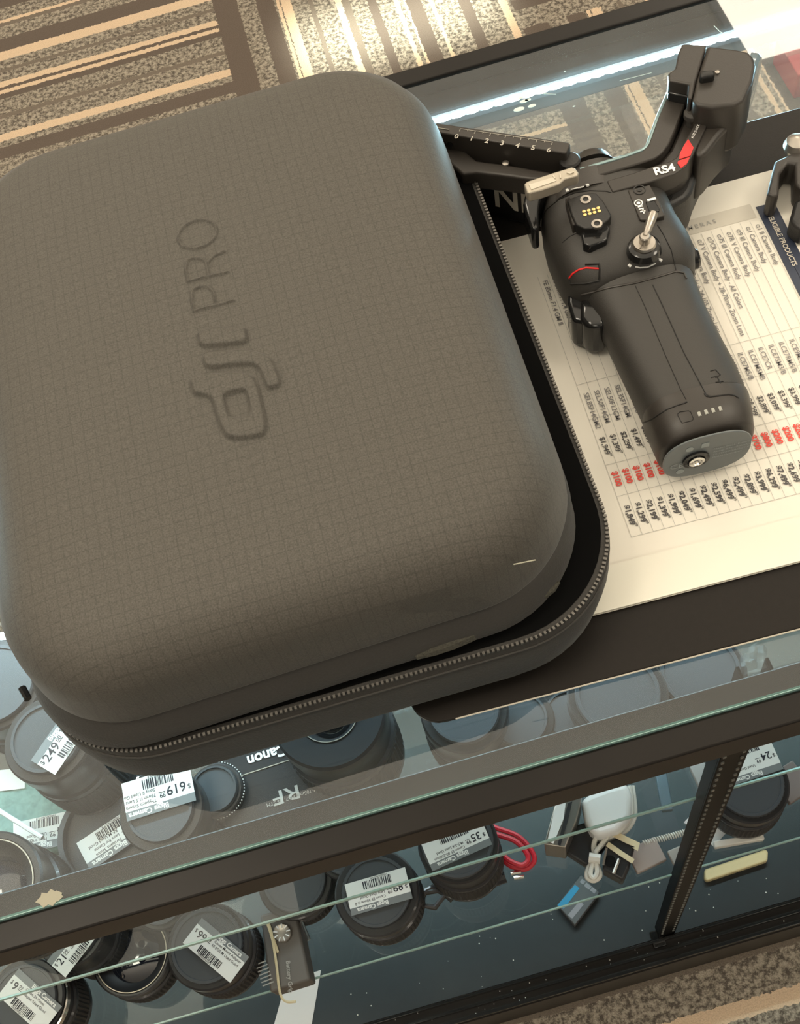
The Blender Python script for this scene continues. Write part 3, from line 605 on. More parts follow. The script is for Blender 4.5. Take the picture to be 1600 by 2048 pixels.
# roll arm
az = .984
arm = cr([(60, 310), (210, 335), (385, 400), (470, 520), (560, 592), (820, 625), (1190, 690), (1190, 760), (1000, 748), (820, 722), (560, 692), (440, 710), (330, 610), (190, 515), (60, 480)], az)
MB().prism([(p.x, p.y) for p in arm], az - .014, az).build('roll_arm', gimb, gm, bevel=.0015, seg=3)
fa, fb = cr([(230, 560), (1190, 770)], az - .006)
fd = (fb - fa).normalized(); fn = Vector((-fd.y, fd.x, 0))
aw = [fa, fb, fb + fn * .010, fa + fn * .010]
bd = MB().prism([(p.x, p.y) for p in aw], .9365, az - .006).build('arm_body', mat('arm_face', (.010, .009, .009), .35), gm, bevel=.001)
# lettering on the upright face of the arm
def onface(x, y):                    # meets the upright face plane
    d_ = fw * F + rt * (x - 800) - up * (y - 1024); nn = fn; t_ = (fa - CAM).dot(nn) / d_.dot(nn); return CAM + d_ * t_
N0 = onface(988, 409); N1 = onface(1052, 413); Nt = onface(988, 365)
hgt = abs(Nt.z - N0.z); 
o = MB(); Mf = frame(N0 - fn * .0006, fd, (0, 0, 1))
wN = glyphs('NI', .02); wid = max(v[0] for v in wN[0]); sz = hgt / .70; sxx = (N1 - N0).length / (wid * sz)
pre = max(v[0] for v in glyphs('RO', .02)[0]) + .75
o.text('NIN', Mf, sz, 0, .02, sx=sxx); o.text('RO', Mf @ Matrix.Translation((-pre * sz * sxx, 0, 0)), sz, 0, .02, sx=sxx)
o.build('arm_lettering', mat('arm_letter', (.62, .58, .50), .5), bd, smooth=False)
o = MB(); kb = cr([(262, 450), (300, 470), (330, 370), (300, 350)], az + .004)
o.tube([kb[0].lerp(kb[1], .3), kb[3].lerp(kb[2], .3)], .0022, 10); kb = cr([(335, 470), (365, 375)], az + .004); o.tube([kb[0], kb[1]], .0020, 10); o.build('arm_knob', gloss, gm)
v = cr([(805, 622)], az)[0]; MB().lathe([(.002, 0), (.002, .0015), (.001, .002)], c=(v.x, v.y, az - .0005), n=16).build('arm_screw', silver, gm)
v = P(1140, 330, .985); MB().lathe([(.006, -.02), (.006, .004), (.005, .005)], c=(v.x, v.y, .985), n=24).build('plate_knob', blackm, gm)
# pan arm
def c7(seq, z): return [P(1200 + x / 4, 50 + y / 4, z) for x, y in seq]
pz1 = .988
bodyp = c7([(-60, 1250), (250, 1150), (470, 1060), (560, 960), (650, 760), (720, 600), (800, 640), (1000, 610), (930, 680), (870, 780), (800, 930), (740, 1055), (690, 1140), (600, 1195), (400, 1262), (60, 1345), (-60, 1370)], pz1 - .002)
pa = MB().prism([(p.x, p.y) for p in bodyp], pz1 - .034, pz1 - .006).build('pan_arm', gimb, gm, bevel=.002, seg=3)
low = c7([(100, 1330), (400, 1260), (600, 1200), (690, 1140), (790, 1000), (860, 1040), (800, 1160), (765, 1240), (735, 1340), (690, 1400), (600, 1452), (520, 1480), (440, 1440), (300, 1440), (140, 1420)], .968)
MB().prism([(p.x, p.y) for p in low], .938, .970).build('arm_underbody', blackm, gm, bevel=.003, seg=3)
v = c7([(505, 1365)], .9705)[0]; MB().lathe([(.0052, 0), (.0052, .0006), (.0045, .0006), (.004, -.001)], c=(v.x, v.y, .9702), n=24).build('arm_port', gloss, gm)
outr = c7([(55, 1245), (250, 1188), (440, 1125), (560, 1090), (612, 1058), (662, 960), (740, 822), (790, 700), (822, 645), (1000, 612), (930, 680), (868, 770), (800, 920), (740, 1040), (690, 1130), (600, 1192), (400, 1256), (100, 1335)], pz1)
rg = MB().prism([(p.x, p.y) for p in outr], pz1 - .012, pz1).build('arm_ridge', gimb, gm, bevel=.0007)
o = MB(); q0, q1 = c7([(440, 1205), (610, 1165)], pz1); dd = (q1 - q0); wR = max(v[0] for v in glyphs('RS4', .035)[0]); s4 = dd.length / wR
o.text('RS4', frame(q0 + Vector((0, 0, .0004)), dd), s4, 0, .035); o.build('model_lettering', white, rg, smooth=False); o = MB()
q0, q1 = c7([(745, 912), (800, 802)], pz1); wR = max(v[0] for v in glyphs('AUTOLOCK', .01)[0]); s5 = (q1 - q0).length / wR
o.text('AUTOLOCK', frame(q0 + Vector((0, 0, .0004)), q1 - q0), s5, 0, .01)
for x, y in ((842, 688), (812, 768)):
    v = c7([(x, y)], pz1)[0]; ring(o, v, .0017, .0008, pz1 + .0002)
v = c7([(858, 690)], pz1)[0]; o.box(-.001, .001, -.001, .001, 0, .0003, M=Matrix.Translation((v.x, v.y, pz1 + .0002)))
o.build('lock_print', white, rg, smooth=False)
o = MB(); r_ = c7([(705, 918), (748, 985), (722, 1050), (632, 1078), (640, 1030), (670, 970)], pz1); o.prism([(p.x, p.y) for p in r_], pz1 - .0005, pz1 + .0005)
r_ = c7([(625, 1092), (718, 1062), (695, 1112), (648, 1148), (620, 1110)], pz1); o.prism([(p.x, p.y) for p in r_], pz1 - .0005, pz1 + .0005)
o.build('red_flash', red, rg, smooth=False)
inn = c7([(-170, 1160), (0, 1115), (200, 1055), (340, 1003), (382, 962), (460, 742), (560, 520), (700, 560), (690, 610), (600, 850), (548, 960), (500, 1020), (440, 1065), (300, 1112), (20, 1195), (-150, 1240)], pz1)
ig = MB().prism([(p.x, p.y) for p in inn], pz1 - .018, pz1).build('inner_rail', gimb, gm, bevel=.001)
MB().tube([p + Vector((0, 0, 0)) for p in c7([(-160, 1158), (0, 1112), (200, 1053), (335, 1003), (360, 985), (382, 955), (460, 740), (555, 522)], pz1 - .001)], .0011, 8).build('rail_edge_highlight', mat('pale_blue_highlight', (.30, .42, .43), .2, .4), ig)  # pale blue tube paints the highlight on the rail's upper edge
# pan motor
mz = 1.002
mo = c7([(860, 160), (1100, 190), (1190, 210), (1228, 250), (1250, 320), (1225, 450), (1150, 600), (1080, 640), (900, 660), (770, 640), (735, 600), (770, 440)], mz)
MB().prism([(p.x, p.y) for p in mo], .966, mz).build('pan_motor', gimb, gm, bevel=.007, seg=5)
nk = c7([(790, 640), (1000, 620), (1110, 640), (1080, 760), (960, 880), (870, 1000), (800, 1060), (740, 1020)], pz1 - .002)
MB().prism([(p.x, p.y) for p in nk], .950, pz1 - .002).build('arm_neck', gimb, gm, bevel=.004, seg=3)
ca = c7([(655, 150), (700, 148), (856, 160), (825, 250), (770, 440), (735, 590), (700, 585), (715, 470), (550, 445), (545, 390), (560, 375), (600, 345), (625, 220)], mz)
MB().prism([(p.x, p.y) for p in ca], .945, mz).build('roll_mount', gimb, gm, bevel=.002, seg=3)
cb = c7([(548, 440), (730, 462), (715, 555), (545, 520)], mz - .006); MB().prism([(p.x, p.y) for p in cb], .95, mz - .008).build('mount_foot', gloss, gm, bevel=.001)
kn = c7([(800, 345), (920, 335), (925, 385), (800, 405)], mz + .006); MB().prism([(p.x, p.y) for p in kn], mz - .004, mz + .005).build('motor_latch', blackm, gm, bevel=.002, seg=3)
v = c7([(938, 383)], mz)[0]; MB().lathe([(.0014, 0), (.0014, .001), (.0008, .0014)], c=(v.x, v.y, mz), n=12).build('latch_pin', silver, gm)
kq = c7([(738, 690)], pz1 + .004)[0]; MB().lathe([(.003, -.012), (.003, -.004), (.0046, -.004), (.0046, -.001), (.0034, .0005)], c=(kq.x, kq.y, pz1 + .004), n=32).build('pan_lock_knob', mat('knob_grey', (.06, .055, .05), .4), gm)
e0, e1 = c7([(1246, 330), (1160, 590)], .984); eo = (e1 - e0).normalized(); en = Vector((-eo.y, eo.x, 0)); cc_ = e0.lerp(e1, .5) + en * -.003
MB().lathe([(.0160, 0), (.0160, .004), (.0145, .0058), (.001, .0062)], M=frame(cc_, eo, (0, 0, 1)) @ Matrix.Rotation(R(180), 4, 'X'), n=48).build('motor_end_disc', mat('blue_grey_reflection', (.16, .22, .25), .12, coat=.5), gm)  # disc colour has the light blue reflection painted in
# ------------------------------------------------------------------ clamp at the right edge
cl = thing('quick_release_clamp', 'black metal clamp with round silver knob at right edge of price sheet', 'clamp', (.285, .46, .936))
zz = .954
c1 = c7([(1400, 1085), (1560, 1012), (1640, 1000), (1700, 1010), (1700, 1300), (1620, 1320), (1560, 1270), (1560, 1110), (1500, 1105), (1440, 1190), (1430, 1360), (1390, 1375), (1335, 1350), (1370, 1200)], zz)
MB().prism([(p.x, p.y) for p in c1], .936, zz).build('clamp_body', gimb, cl, bevel=.0015)
v = c7([(1570, 955)], zz)[0]; MB().lathe([(.0015, -.006), (.006, -.004), (.0075, 0), (.006, .004), (.002, .006)], c=(v.x, v.y, zz - .001), n=28).build('clamp_knob', silver, cl)
MB().tube([v, v + Vector((.02, 0, -.004))], .003, 10).build('knob_shaft', silver, cl)
zz = .950
c2 = c7([(1560, 1400), (1700, 1370), (1760, 1560), (1620, 1640), (1560, 1600), (1515, 1560)], zz)
o = MB().prism([(p.x, p.y) for p in c2], .936, zz).build('battery_block', blackm, bevel=.002); tag(o, 'small black block at right edge below the clamp', 'block')
# ------------------------------------------------------------------ price stickers and lenses
def sticker(par, x, y, z, rot, pr_, lines, wd=.050, h=.0245, M=None, cents='99', shop='Biggs Camera', bandh=.0058):
    T = M if M else flat(x, y, z, rot)
    m = MB(); m.box(-wd / 2, wd / 2, -h / 2, h / 2 - bandh, 0, .0003, 0, T); m.box(-wd / 2, wd / 2, h / 2 - bandh, h / 2, 0, .00028, 1, T)
    up_ = Matrix.Translation((0, 0, .0004))
    def t(s, u, v, size, mi, off=.01, al='LEFT'): m.text(s, T @ Matrix.Translation((u, v, .0004)), size, mi, off, al)
    t(shop, -wd * .12, h / 2 - bandh * .78, .0050, 3, .03)
    t('$', -wd * .47, h * .03, .0045, 2, .01); t(pr_, -wd * .40, -h * .03 - .001, .0090, 2, .012)
    px_ = -wd * .40 + max(v[0] for v in glyphs(pr_, .012)[0]) * .0090 + .001
    t(cents, px_, h * .06, .0042, 2); m.box(px_, px_ + .0045, h * .02, h * .02 + .0004, .0003, .00045, 2, T)
    for i, s in enumerate(lines): t(s, px_ + .0065, h * .15 - i * .0036, .0032, 2, .008)
    x_ = -wd * .24; rg_ = random.Random(len(pr_) + int(pr_))
    while x_ < wd * .22:
        b_ = rg_.choice((.0004, .0007, .0011)); m.box(x_, x_ + b_, -h * .42, -h * .17, .0003, .00045, 2, T); x_ += b_ + rg_.choice((.0004, .0008))
    t('100000576019 8', -wd * .2, -h * .485, .0022, 2)
    return m.build('price_sticker', [label, band, ink, white], par, smooth=False)
def lens(lab, x, y, z0, r, h, cap=None, grp='used lenses', style=0, ringz=None, capd=.004, glassy=False):
    """standing lens: barrel, ribbed focus ring, cap on top"""
    t = thing('camera_lens', lab, 'camera lens', (x, y, z0))
    cr_ = cap or r * .86
    p = [(r * .80, 0), (r * .86, .002), (r * .86, h * .12), (r, h * .18), (r, h * .24)]
    MB().lathe(p + [(r * .99, h * .242), (r * .99, h * .26)], c=(x, y, z0)).build('barrel', lensb, t, ang=30)
    MB().lathe([(r * .985, h * .26), (r * 1.015, h * .27), (r * 1.015, h * .58), (r * .985, h * .59)], c=(x, y, z0), n=120, rib=(1, 2, r * .022)).build('focus_ring', rubber, t, smooth=False)
    MB().lathe([(r * .99, h * .59), (r * .99, h * .64), (r * .94, h * .66), (r * .94, h * .80), (r * .99, h * .84), (r * .99, h * .98), (r * .95, h), (cr_ * 1.02, h)], c=(x, y, z0), caps=not glassy).build('front_barrel', lensb, t, ang=30)
    if glassy:
        MB().lathe([(cr_, h), (cr_ * .9, h - .006), (cr_ * .7, h - .010)], c=(x, y, z0), caps=False).build('filter_ring', lensb, t)
        MB().lathe([(cr_ * .72, h - .0102), (cr_ * .5, h - .007), (cr_ * .2, h - .005), (.001, h - .0048)], c=(x, y, z0)).build('front_element', glassl, t)
        MB().lathe([(cr_ * 1.0, h), (cr_ * 1.0, h + .0006), (cr_ * .975, h + .0006), (cr_ * .975, h)], c=(x, y, z0), caps=False).build('bright_rim', beige, t)
    else:
        MB().lathe([(cr_, h - .002), (cr_ * 1.01, h + capd * .6), (cr_ * .98, h + capd), (cr_ * .90, h + capd), (cr_ * .885, h + capd * .75), (cr_ * .02, h + capd * .75)], c=(x, y, z0), n=96, rib=(0, 1, cr_ * .02) if style else None).build('lens_cap', capm, t, ang=30)
    return t
S1, S2, DK = .655, .395, .102
def cap_at(cx, cy, z0, h): q = P(cx, cy, z0 + h); return q.x, q.y
# upper shelf
H = .105; x, y = cap_at(95, 1478, S1, H); t = lens('large lens with grey cap and 249 dollar sticker on upper shelf', x, y, S1, .031, H, .0245)
q = P(126, 1478, S1 + H + .004); sticker(t, q.x, q.y, S1 + H + .0044, 46, '249', ['SLR Magic', 'Anamorphic', 'Used Good'], .044, .021, cents='00')
H = .085; x, y = cap_at(322, 1618, S1, H); t = lens('lens with ribbed rim under 619 dollar sticker behind counter rail', x, y, S1, .029, H, .0225, style=1)
q = P(318, 1585, S1 + H + .004); sticker(t, q.x, q.y, S1 + H + .005, 181, '619', ['Thypoch Simera C', '75mm f1.5 Lens for', 'Sony E Used Good'], .047, .026)
H = .06; x, y = cap_at(430, 1580, S1, H); t = lens('slim black lens with white dotted scale beside the boxed lens', x, y, S1, .019, H, .016)
o = MB()
for k in range(34):
    a = R(-95 + 6 * k); o.lathe([(.0004, 0), (.0004, .0004)], c=(x + .0200 * math.cos(a), y + .0200 * math.sin(a), S1 + H * .97), n=6)
o.build('scale_dots', white, t, smooth=False)
H = .07; x, y = cap_at(-10, 1370, S1, H); lens('dark lens cut off by left picture edge beside the case', x, y, S1, .036, H, .030)
H = .09; x, y = cap_at(-22, 1772, S1, H); lens('wide ringed lens in lower left corner of upper shelf', x, y, S1, .036, H, .030, glassy=True)
H = .115; x, y = cap_at(655, 1425, S1, H); t = lens('big upright lens with bright rim beside the boxed lens', x, y, S1, .038, H, .020, glassy=True)
H = .075; x, y = cap_at(928, 1420, S1, H); lens('capped lens half hidden under the mat corner', x, y, S1, .030, H, .024)
H = .05; x, y = cap_at(1040, 1440, S1, H); lens('short lens seen through the glass right of mat corner', x, y, S1, .024, H, .019)
H = .07; x, y = cap_at(1235, 1390, S1, H); lens('grey capped lens under the glass strip near its middle', x, y, S1, .034, H, .028)
H = .045; x, y = cap_at(1140, 1430, S1, H); lens('small lens with bright scratch under the glass strip', x, y, S1, .022, H, .017)
H = .05; x, y = cap_at(1400, 1345, S1, H); lens('dark flat lens at the right of the glass strip', x, y, S1, .032, H, .027)
# lens box
q = P(560, 1500, S1 + .05); Mb = flat(q.x - .002, q.y - .026, S1, 2)
t = thing('lens_box', 'black cardboard lens box with white maker lettering facing up', 'box', (q.x, q.y, S1))
MB().box(-.045, .034, -.030, .048, 0, .05, 0, Mb).build('carton', mat('carton_black', (.018, .018, .02), .35), t, bevel=.0006)
MB().box(-.0455, .0345, -.0305, -.0293, .046, .0505, 0, Mb).box(-.045, .034, .0165, .0171, .0499, .0505, 0, Mb).build('silver_line', mat('carton_silver', (.5, .47, .4), .35, .6), t, smooth=False)
o = MB(); Tt = Mb @ Matrix.Translation((0, 0, .0506)) @ Matrix.Rotation(R(180), 4, 'Z')
o.text('Canon', Tt @ Matrix.Translation((-.008, -.0285, 0)), .0108, 0, .03); o.text('RF', Tt @ Matrix.Translation((-.010, .002, 0)), .0135, 1, .01, sx=1.4)
o.text('24-105mm F4-7.1 IS STM', Tt @ Matrix.Translation((-.022, .008, 0)), .0036, 1); o.build('box_print', [white, lgrey], t, smooth=False)
# low tags and body caps left
def cap_thing(lab, cx, cy, z0, r, h=.012):
    q = P(cx, cy, z0 + h); t = thing('lens_cap_loose', lab, 'lens cap', (q.x, q.y, z0)); MB().lathe([(r, 0), (r, h * .8), (r * .96, h), (r * .86, h), (r * .85, h * .8), (r * .02, h * .8)], c=(q.x, q.y, z0), n=80, rib=(0, 1, r * .02)).build('cap_disc', capm, t, ang=30); return t, q
t, q = cap_thing('grey round cap with 29 dollar sticker by the counter rail', 215, 1665, S1, .038, .03)
q = P(228, 1672, S1 + .031); sticker(t, q.x, q.y, S1 + .030, 199, '29', ['7artisans 35mm', 'Lens for Canon', 'RF-M Used Good'], .050, .023)
t = thing('accessory_pouch', 'pale green cloth pouch with 84 dollar sticker in lower left', 'pouch', tuple(P(80, 1650, S1)))
pts = px([(-40, 1540), (30, 1550), (110, 1570), (150, 1600), (160, 1690), (60, 1720), (-40, 1720)], S1 + .012)
MB().prism([(p.x, p.y) for p in pts], S1 + .001, S1 + .012).build('pouch_body', mat('green_weave', (.22, .36, .32), .8, noise=.4, nscale=260, bump=.6, bscale=260), t, bevel=.004, seg=3)
q = P(88, 1665, S1 + .013); sticker(t, q.x, q.y, S1 + .0125, 176, '84', ['Flash trigger', 'Used Good'], .046, .024)
q = P(14, 1562, S1 + .013); o = MB(); o.box(-.014, .012, -.009, .007, .0125, .0129, 0, flat(q.x, q.y, S1, 170)); o = o.build('blank_label', label, smooth=False); tag(o, 'white blank label sticking out below the 249 dollar lens', 'label')
q0, q1 = P(-20, 1610, S1 + .03), P(85, 1675, S1 + .03); o = MB().tube([q0, q1], .0018, 8).build('cleaning_pen', whitep); tag(o, 'thin white rod lying across the green pouch', 'rod')
o = MB(); 
pts = px([(160, 1620), (240, 1590), (250, 1610), (170, 1640)], S1 + .05)
# lower shelf lenses
H = .07; x, y = cap_at(415, 1892, S2, H); t = lens('capped lens with 99 dollar sticker on lower shelf edge', x, y, S2, .036, H, .031, style=1)
q = P(432, 1900, S2 + H + .004); sticker(t, q.x, q.y, S2 + H + .0044, -51, '99', ['Canon Mount Adapter', 'EF-EOS M Used Good'], .054, .025)
H = .08; x, y = cap_at(50, 2000, S2, H); t = lens('silver ringed lens with 9 dollar sticker in bottom left corner', x, y, S2, .034, H, .028)
q = P(60, 2002, S2 + H + .004); sticker(t, q.x, q.y, S2 + H + .0044, -50, '9', ['Canon 35-70mm', 'Adapter Used Good'], .052, .026)
o = MB(); o.lathe([(.0345, H * .86), (.0355, H * .87), (.0355, H * .95), (.0345, H * .96)], c=(x, y, S2), caps=False); o.build('silver_ring', chrome, t)
H = .095; x, y = cap_at(140, 1858, S2, H); t = lens('tall lens with 21 dollar sticker partly behind counter rail', x, y, S2, .031, H, .026)
q = P(148, 1893, S2 + H + .004); sticker(t, q.x, q.y, S2 + H + .0044, 40, '21', ['Nikon Used', 'Good'], .044, .022)
H = .045; x, y = cap_at(262, 1908, S2, H); lens('wide black lens lying between the 99 and 9 dollar lenses', x, y, S2, .036, H, .032, glassy=True)
H = .055; x, y = cap_at(753, 1785, S2, H); t = lens('lens with 89 dollar sticker across its cap on lower shelf', x, y, S2, .037, H, .030, style=1)
q = P(757, 1783, S2 + H + .004); sticker(t, q.x, q.y, S2 + H + .0044, 180, '89', ['Canon EF 50mm f1.8', 'Lens Used Good'], .054, .027)
H = .095; x, y = cap_at(915, 1685, S2, H); t = lens('taller lens with 35 dollar sticker beside the red cable', x, y, S2, .034, H, .030)
q = P(913, 1688, S2 + H + .004); sticker(t, q.x, q.y, S2 + H + .0044, 188, '35', ['Canon EF 80-200mm', 'f4.5-5.6 Lens Used'], .054, .025)
H = .065; x, y = cap_at(1498, 1568, S2, H); t = lens('thick lens with 24 dollar sticker right of slotted post', x, y, S2, .034, H, .029, style=1)
q = P(1500, 1520, S2 + H + .004); sticker(t, q.x, q.y, S2 + H + .0044, 182, '24', ['Used Good'], .046, .032)
H = .04; x, y = cap_at(590, 1760, S2, H); lens('pale blurred lens seen through shelf behind the boxed camera', x, y, S2, .034, H, .028)
H = .05; x, y = cap_at(690, 1700, S2, H); lens('dark lens deep behind the 89 dollar lens', x, y, S2, .026, H, .022)
H = .05; x, y = cap_at(322, 1800, S2, H); lens('grey lens behind shelf edge above the wide black lens', x, y, S2, .026, H, .022)
H = .04; x, y = cap_at(850, 1800, S2, H); 
cb = MB()
pts = [P(a, b, S2 + .006) for a, b in ((835, 1790), (865, 1775), (890, 1790), (870, 1815), (840, 1810), (850, 1785), (880, 1780), (905, 1800))]
cb.tube(pts, .0028, 8); o = cb.build('black_strap', lensb); tag(o, 'bunched black strap between the 89 and 35 dollar lenses', 'strap')
def smooth(pts, n=6):
    out = []; pts = [Vector(p) for p in pts]
    for i in range(len(pts) - 1):
        p0, p1, p2, p3 = pts[max(i - 1, 0)], pts[i], pts[i + 1], pts[min(i + 2, len(pts) - 1)]
        for k in range(n):
            t_ = k / n; out.append(.5 * ((2 * p1) + (p2 - p0) * t_ + (2 * p0 - 5 * p1 + 4 * p2 - p3) * t_ ** 2 + (3 * p1 - p0 - 3 * p2 + p3) * t_ ** 3))
    return out + [pts[-1]]
t = thing('red_cable', 'red cable looped beside the 35 dollar lens', 'cable', tuple(P(1010, 1700, S2)))
MB().tube(smooth([P(a, b, S2 + .005) for a, b in ((960, 1640), (990, 1655), (1035, 1672), (1062, 1700), (1068, 1722), (1050, 1738), (1022, 1732), (1000, 1712), (975, 1680), (950, 1660))]), .0024, 8).build('cord', redc, t)
MB().tube(smooth([P(a, b, S2 + .011) for a, b in ((955, 1655), (990, 1668), (1030, 1682), (1052, 1704), (1056, 1720), (1044, 1730), (1020, 1722), (1000, 1706), (970, 1690))]), .0024, 8).build('cord', redc, t)
t = thing('plug', 'black plug with two metal pins below the red cable', 'plug', tuple(P(1010, 1755, S2)))
MB().tube([P(960, 1770, S2 + .006), P(1010, 1752, S2 + .006)], .006, 10).build('plug_body', lensb, t)
for a in ((1022, 1747, 1042, 1744), (1028, 1756, 1048, 1753)): MB().tube([P(a[0], a[1], S2 + .006), P(a[2], a[3], S2 + .006)], .0018, 8).build('pin', chrome, t)
# boxed camera with rubber band
t = thing('compact_camera', 'clear boxed black camera with rubber band on lower shelf edge', 'camera', tuple(P(560, 1890, S2)))
bx = px([(520, 1830), (590, 1810), (620, 1960), (540, 1985)], S2 + .03); MB().prism([(p.x, p.y) for p in bx], S2 + .001, S2 + .03).build('camera_body', mat('camera_grey', (.13, .12, .11), .45), t, bevel=.002)
v = P(566, 1867, S2 + .031); MB().lathe([(.008, 0), (.008, .005), (.007, .006), (.005, .0055)], c=(v.x, v.y, S2 + .03), n=24).build('mode_dial', silver, t)
for s in range(9):
    a = R(40 * s); MB().tube([Vector((v.x + .004 * math.cos(a), v.y + .004 * math.sin(a), S2 + .0362)), Vector((v.x + .0075 * math.cos(a), v.y + .0075 * math.sin(a), S2 + .0362))], .0006, 6).build('dial_mark', white, t)
MB().tube(smooth([P(a, b, S2 + .032) for a, b in ((534, 1845), (545, 1880), (553, 1930), (560, 1985), (572, 2003), (592, 2003))]), .0012, 6).tube(smooth([P(a, b, S2 + .032) for a, b in ((537, 1845), (548, 1880), (556, 1905))]), .0012, 6).build('rubber_band', rubband, t)
o = MB(); o.text('Battery Grip', frame(P(572, 1922, S2 + .031), (-.1, -1, 0)), .0052, 0, .02)
for k in range(7): q = P(524 + k * 2.4, 1925 + k * 7, S2 + .031); o.box(-.006, .004, -.0005, .0005, 0, .0003, 0, flat(q.x, q.y, q.z, 5))
o.build('box_writing', lgrey, t, smooth=False)
MB().tube([P(603, 1842, S2 + .034), P(618, 1880, S2 + .034)], .0016, 8).build('metal_pin', chrome, t)
bp_ = px([(572, 1962), (642, 1940), (621, 2062), (540, 2078)], DK + .001)
o = MB().prism([(p.x, p.y) for p in bp_], DK + .0003, DK + .001).build('paper_card', mat('card_pink', (.75, .70, .67), .6), smooth=False); tag(o, 'plain pale card lying on the deck below the rubber banded camera', 'card')
# charger cluster
t = thing('white_puck_charger', 'rounded white plastic charger with white cord on lower shelf', 'charger', tuple(P(1210, 1600, S2)))
def c70(seq, z): return [P(1050 + x / 2.909, 1400 + y / 2.909, z) for x, y in seq]
pk = c70([(330, 590), (345, 560), (500, 500), (600, 480), (625, 560), (620, 680), (540, 770), (430, 800), (380, 760), (350, 700)], S2 + .035)
MB().prism([(p.x, p.y) for p in pk], S2 + .006, S2 + .035).build('shell', whitep, t, bevel=.006, seg=4)
MB().tube(smooth(c70([(480, 800), (560, 780), (620, 720), (640, 640), (625, 500)], S2 + .02)), .0022, 8).tube(smooth(c70([(470, 790), (550, 760), (600, 700), (620, 640), (610, 500)], S2 + .028)), .0022, 8).build('cord', ivory, t)
t2 = thing('white_cable', 'white cable wound and tied below the white charger', 'cable', tuple(P(1190, 1740, S2)))
MB().tube(smooth(c70([(500, 790), (420, 800), (400, 850), (405, 920), (370, 980), (362, 1030), (400, 1050), (435, 1020), (420, 960), (405, 900), (440, 850), (500, 800)], S2 + .018)), .0024, 8).tube(smooth(c70([(480, 800), (415, 880), (395, 940), (380, 1010), (400, 1035), (420, 1000), (412, 940)], S2 + .022)), .0022, 8).build('cord', ivory, t2)
MB().tube(c70([(372, 915), (438, 925)], S2 + .023), .0045, 8).build('cable_tie', ivory, t2)
t = thing('hotshoe_box', 'small black device held by yellow rubber bands', 'device', tuple(P(1235, 1735, S2)))
hb_ = c70([(470, 830), (560, 790), (640, 850), (610, 960), (570, 1050), (450, 985)], S2 + .024); MB().prism([(p.x, p.y) for p in hb_], S2 + .001, S2 + .024).build('body', lensb, t, bevel=.002)
MB().tube(c70([(475, 860), (455, 960)], S2 + .026), .0011, 6).tube(c70([(548, 925), (515, 1010)], S2 + .026), .0015, 6).build('shoe_rail', silver, t)
v = c70([(495, 938)], S2 + .0245)[0]; MB().lathe([(.005, 0), (.005, .001), (.0035, .001)], c=(v.x, v.y, S2 + .024), n=20).build('shoe_contact', gloss, t)
def strap(m, pts, wd, th, z): ribbon(m, pts, wd, z, th=th)
o = MB(); strap(o, c70([(478, 838), (560, 895), (630, 940)], S2 + .025), .0045, .001, S2 + .026); strap(o, c70([(510, 775), (590, 815), (655, 845), (640, 870)], S2 + .025), .0055, .001, S2 + .026); o.build('rubber_band', rubband, t, smooth=False)
t = thing('silver_phone', 'silver edged slim device standing left of the white charger', 'device', tuple(P(1110, 1670, S2)))
sb = c70([(175, 600), (330, 560), (300, 700), (235, 860), (110, 840)], S2 + .045); MB().prism([(p.x, p.y) for p in sb], S2 + .001, S2 + .045).build('body', silver, t, bevel=.001)
o = MB().prism([(p.x, p.y) for p in c70([(180, 605), (238, 588), (225, 690), (165, 835), (130, 820)], S2 + .046)], S2 + .0451, S2 + .046); o.build('white_face', whitep, t, smooth=False)
o = MB().prism([(p.x, p.y) for p in c70([(250, 600), (275, 590), (250, 700), (205, 850), (190, 840)], S2 + .046)], S2 + .0451, S2 + .0458); o.build('dark_groove', lensb, t, smooth=False)
t = thing('black_adapter', 'black adapter under the white charger', 'adapter', tuple(P(1160, 1690, S2)))
ab = c70([(260, 740), (380, 700), (480, 830), (400, 960), (350, 960), (240, 890)], S2 + .014); MB().prism([(p.x, p.y) for p in ab], S2 + .001, S2 + .014).build('body', lensb, t, bevel=.002)
t = thing('battery_pack', 'grey camera battery with bright blue label on black deck', 'battery', tuple(P(1160, 1800, DK)))
DB = DK + .015
bb = c70([(325, 1015), (435, 1120), (290, 1310), (185, 1190)], DB); MB().prism([(p.x, p.y) for p in bb], DK, DB).build('cell', greybox, t, bevel=.001)
MB().prism([(p.x, p.y) for p in c70([(290, 1075), (318, 1095), (225, 1215), (188, 1195)], DB)], DB, DB + .0006).build('blue_label', blue, t, smooth=False)
o = MB(); 
for s in ([(325, 1050), (345, 1065)], [(350, 1072), (380, 1095)], [(385, 1098), (410, 1118)]): ribbon(o, c70(s, DB), .0045, DB + .0006)
ribbon(o, c70([(330, 1180), (262, 1262)], DB), .006, DB + .0006); o.build('label_marks', mat('battery_mark', (.3, .3, .33), .5), t, smooth=False)
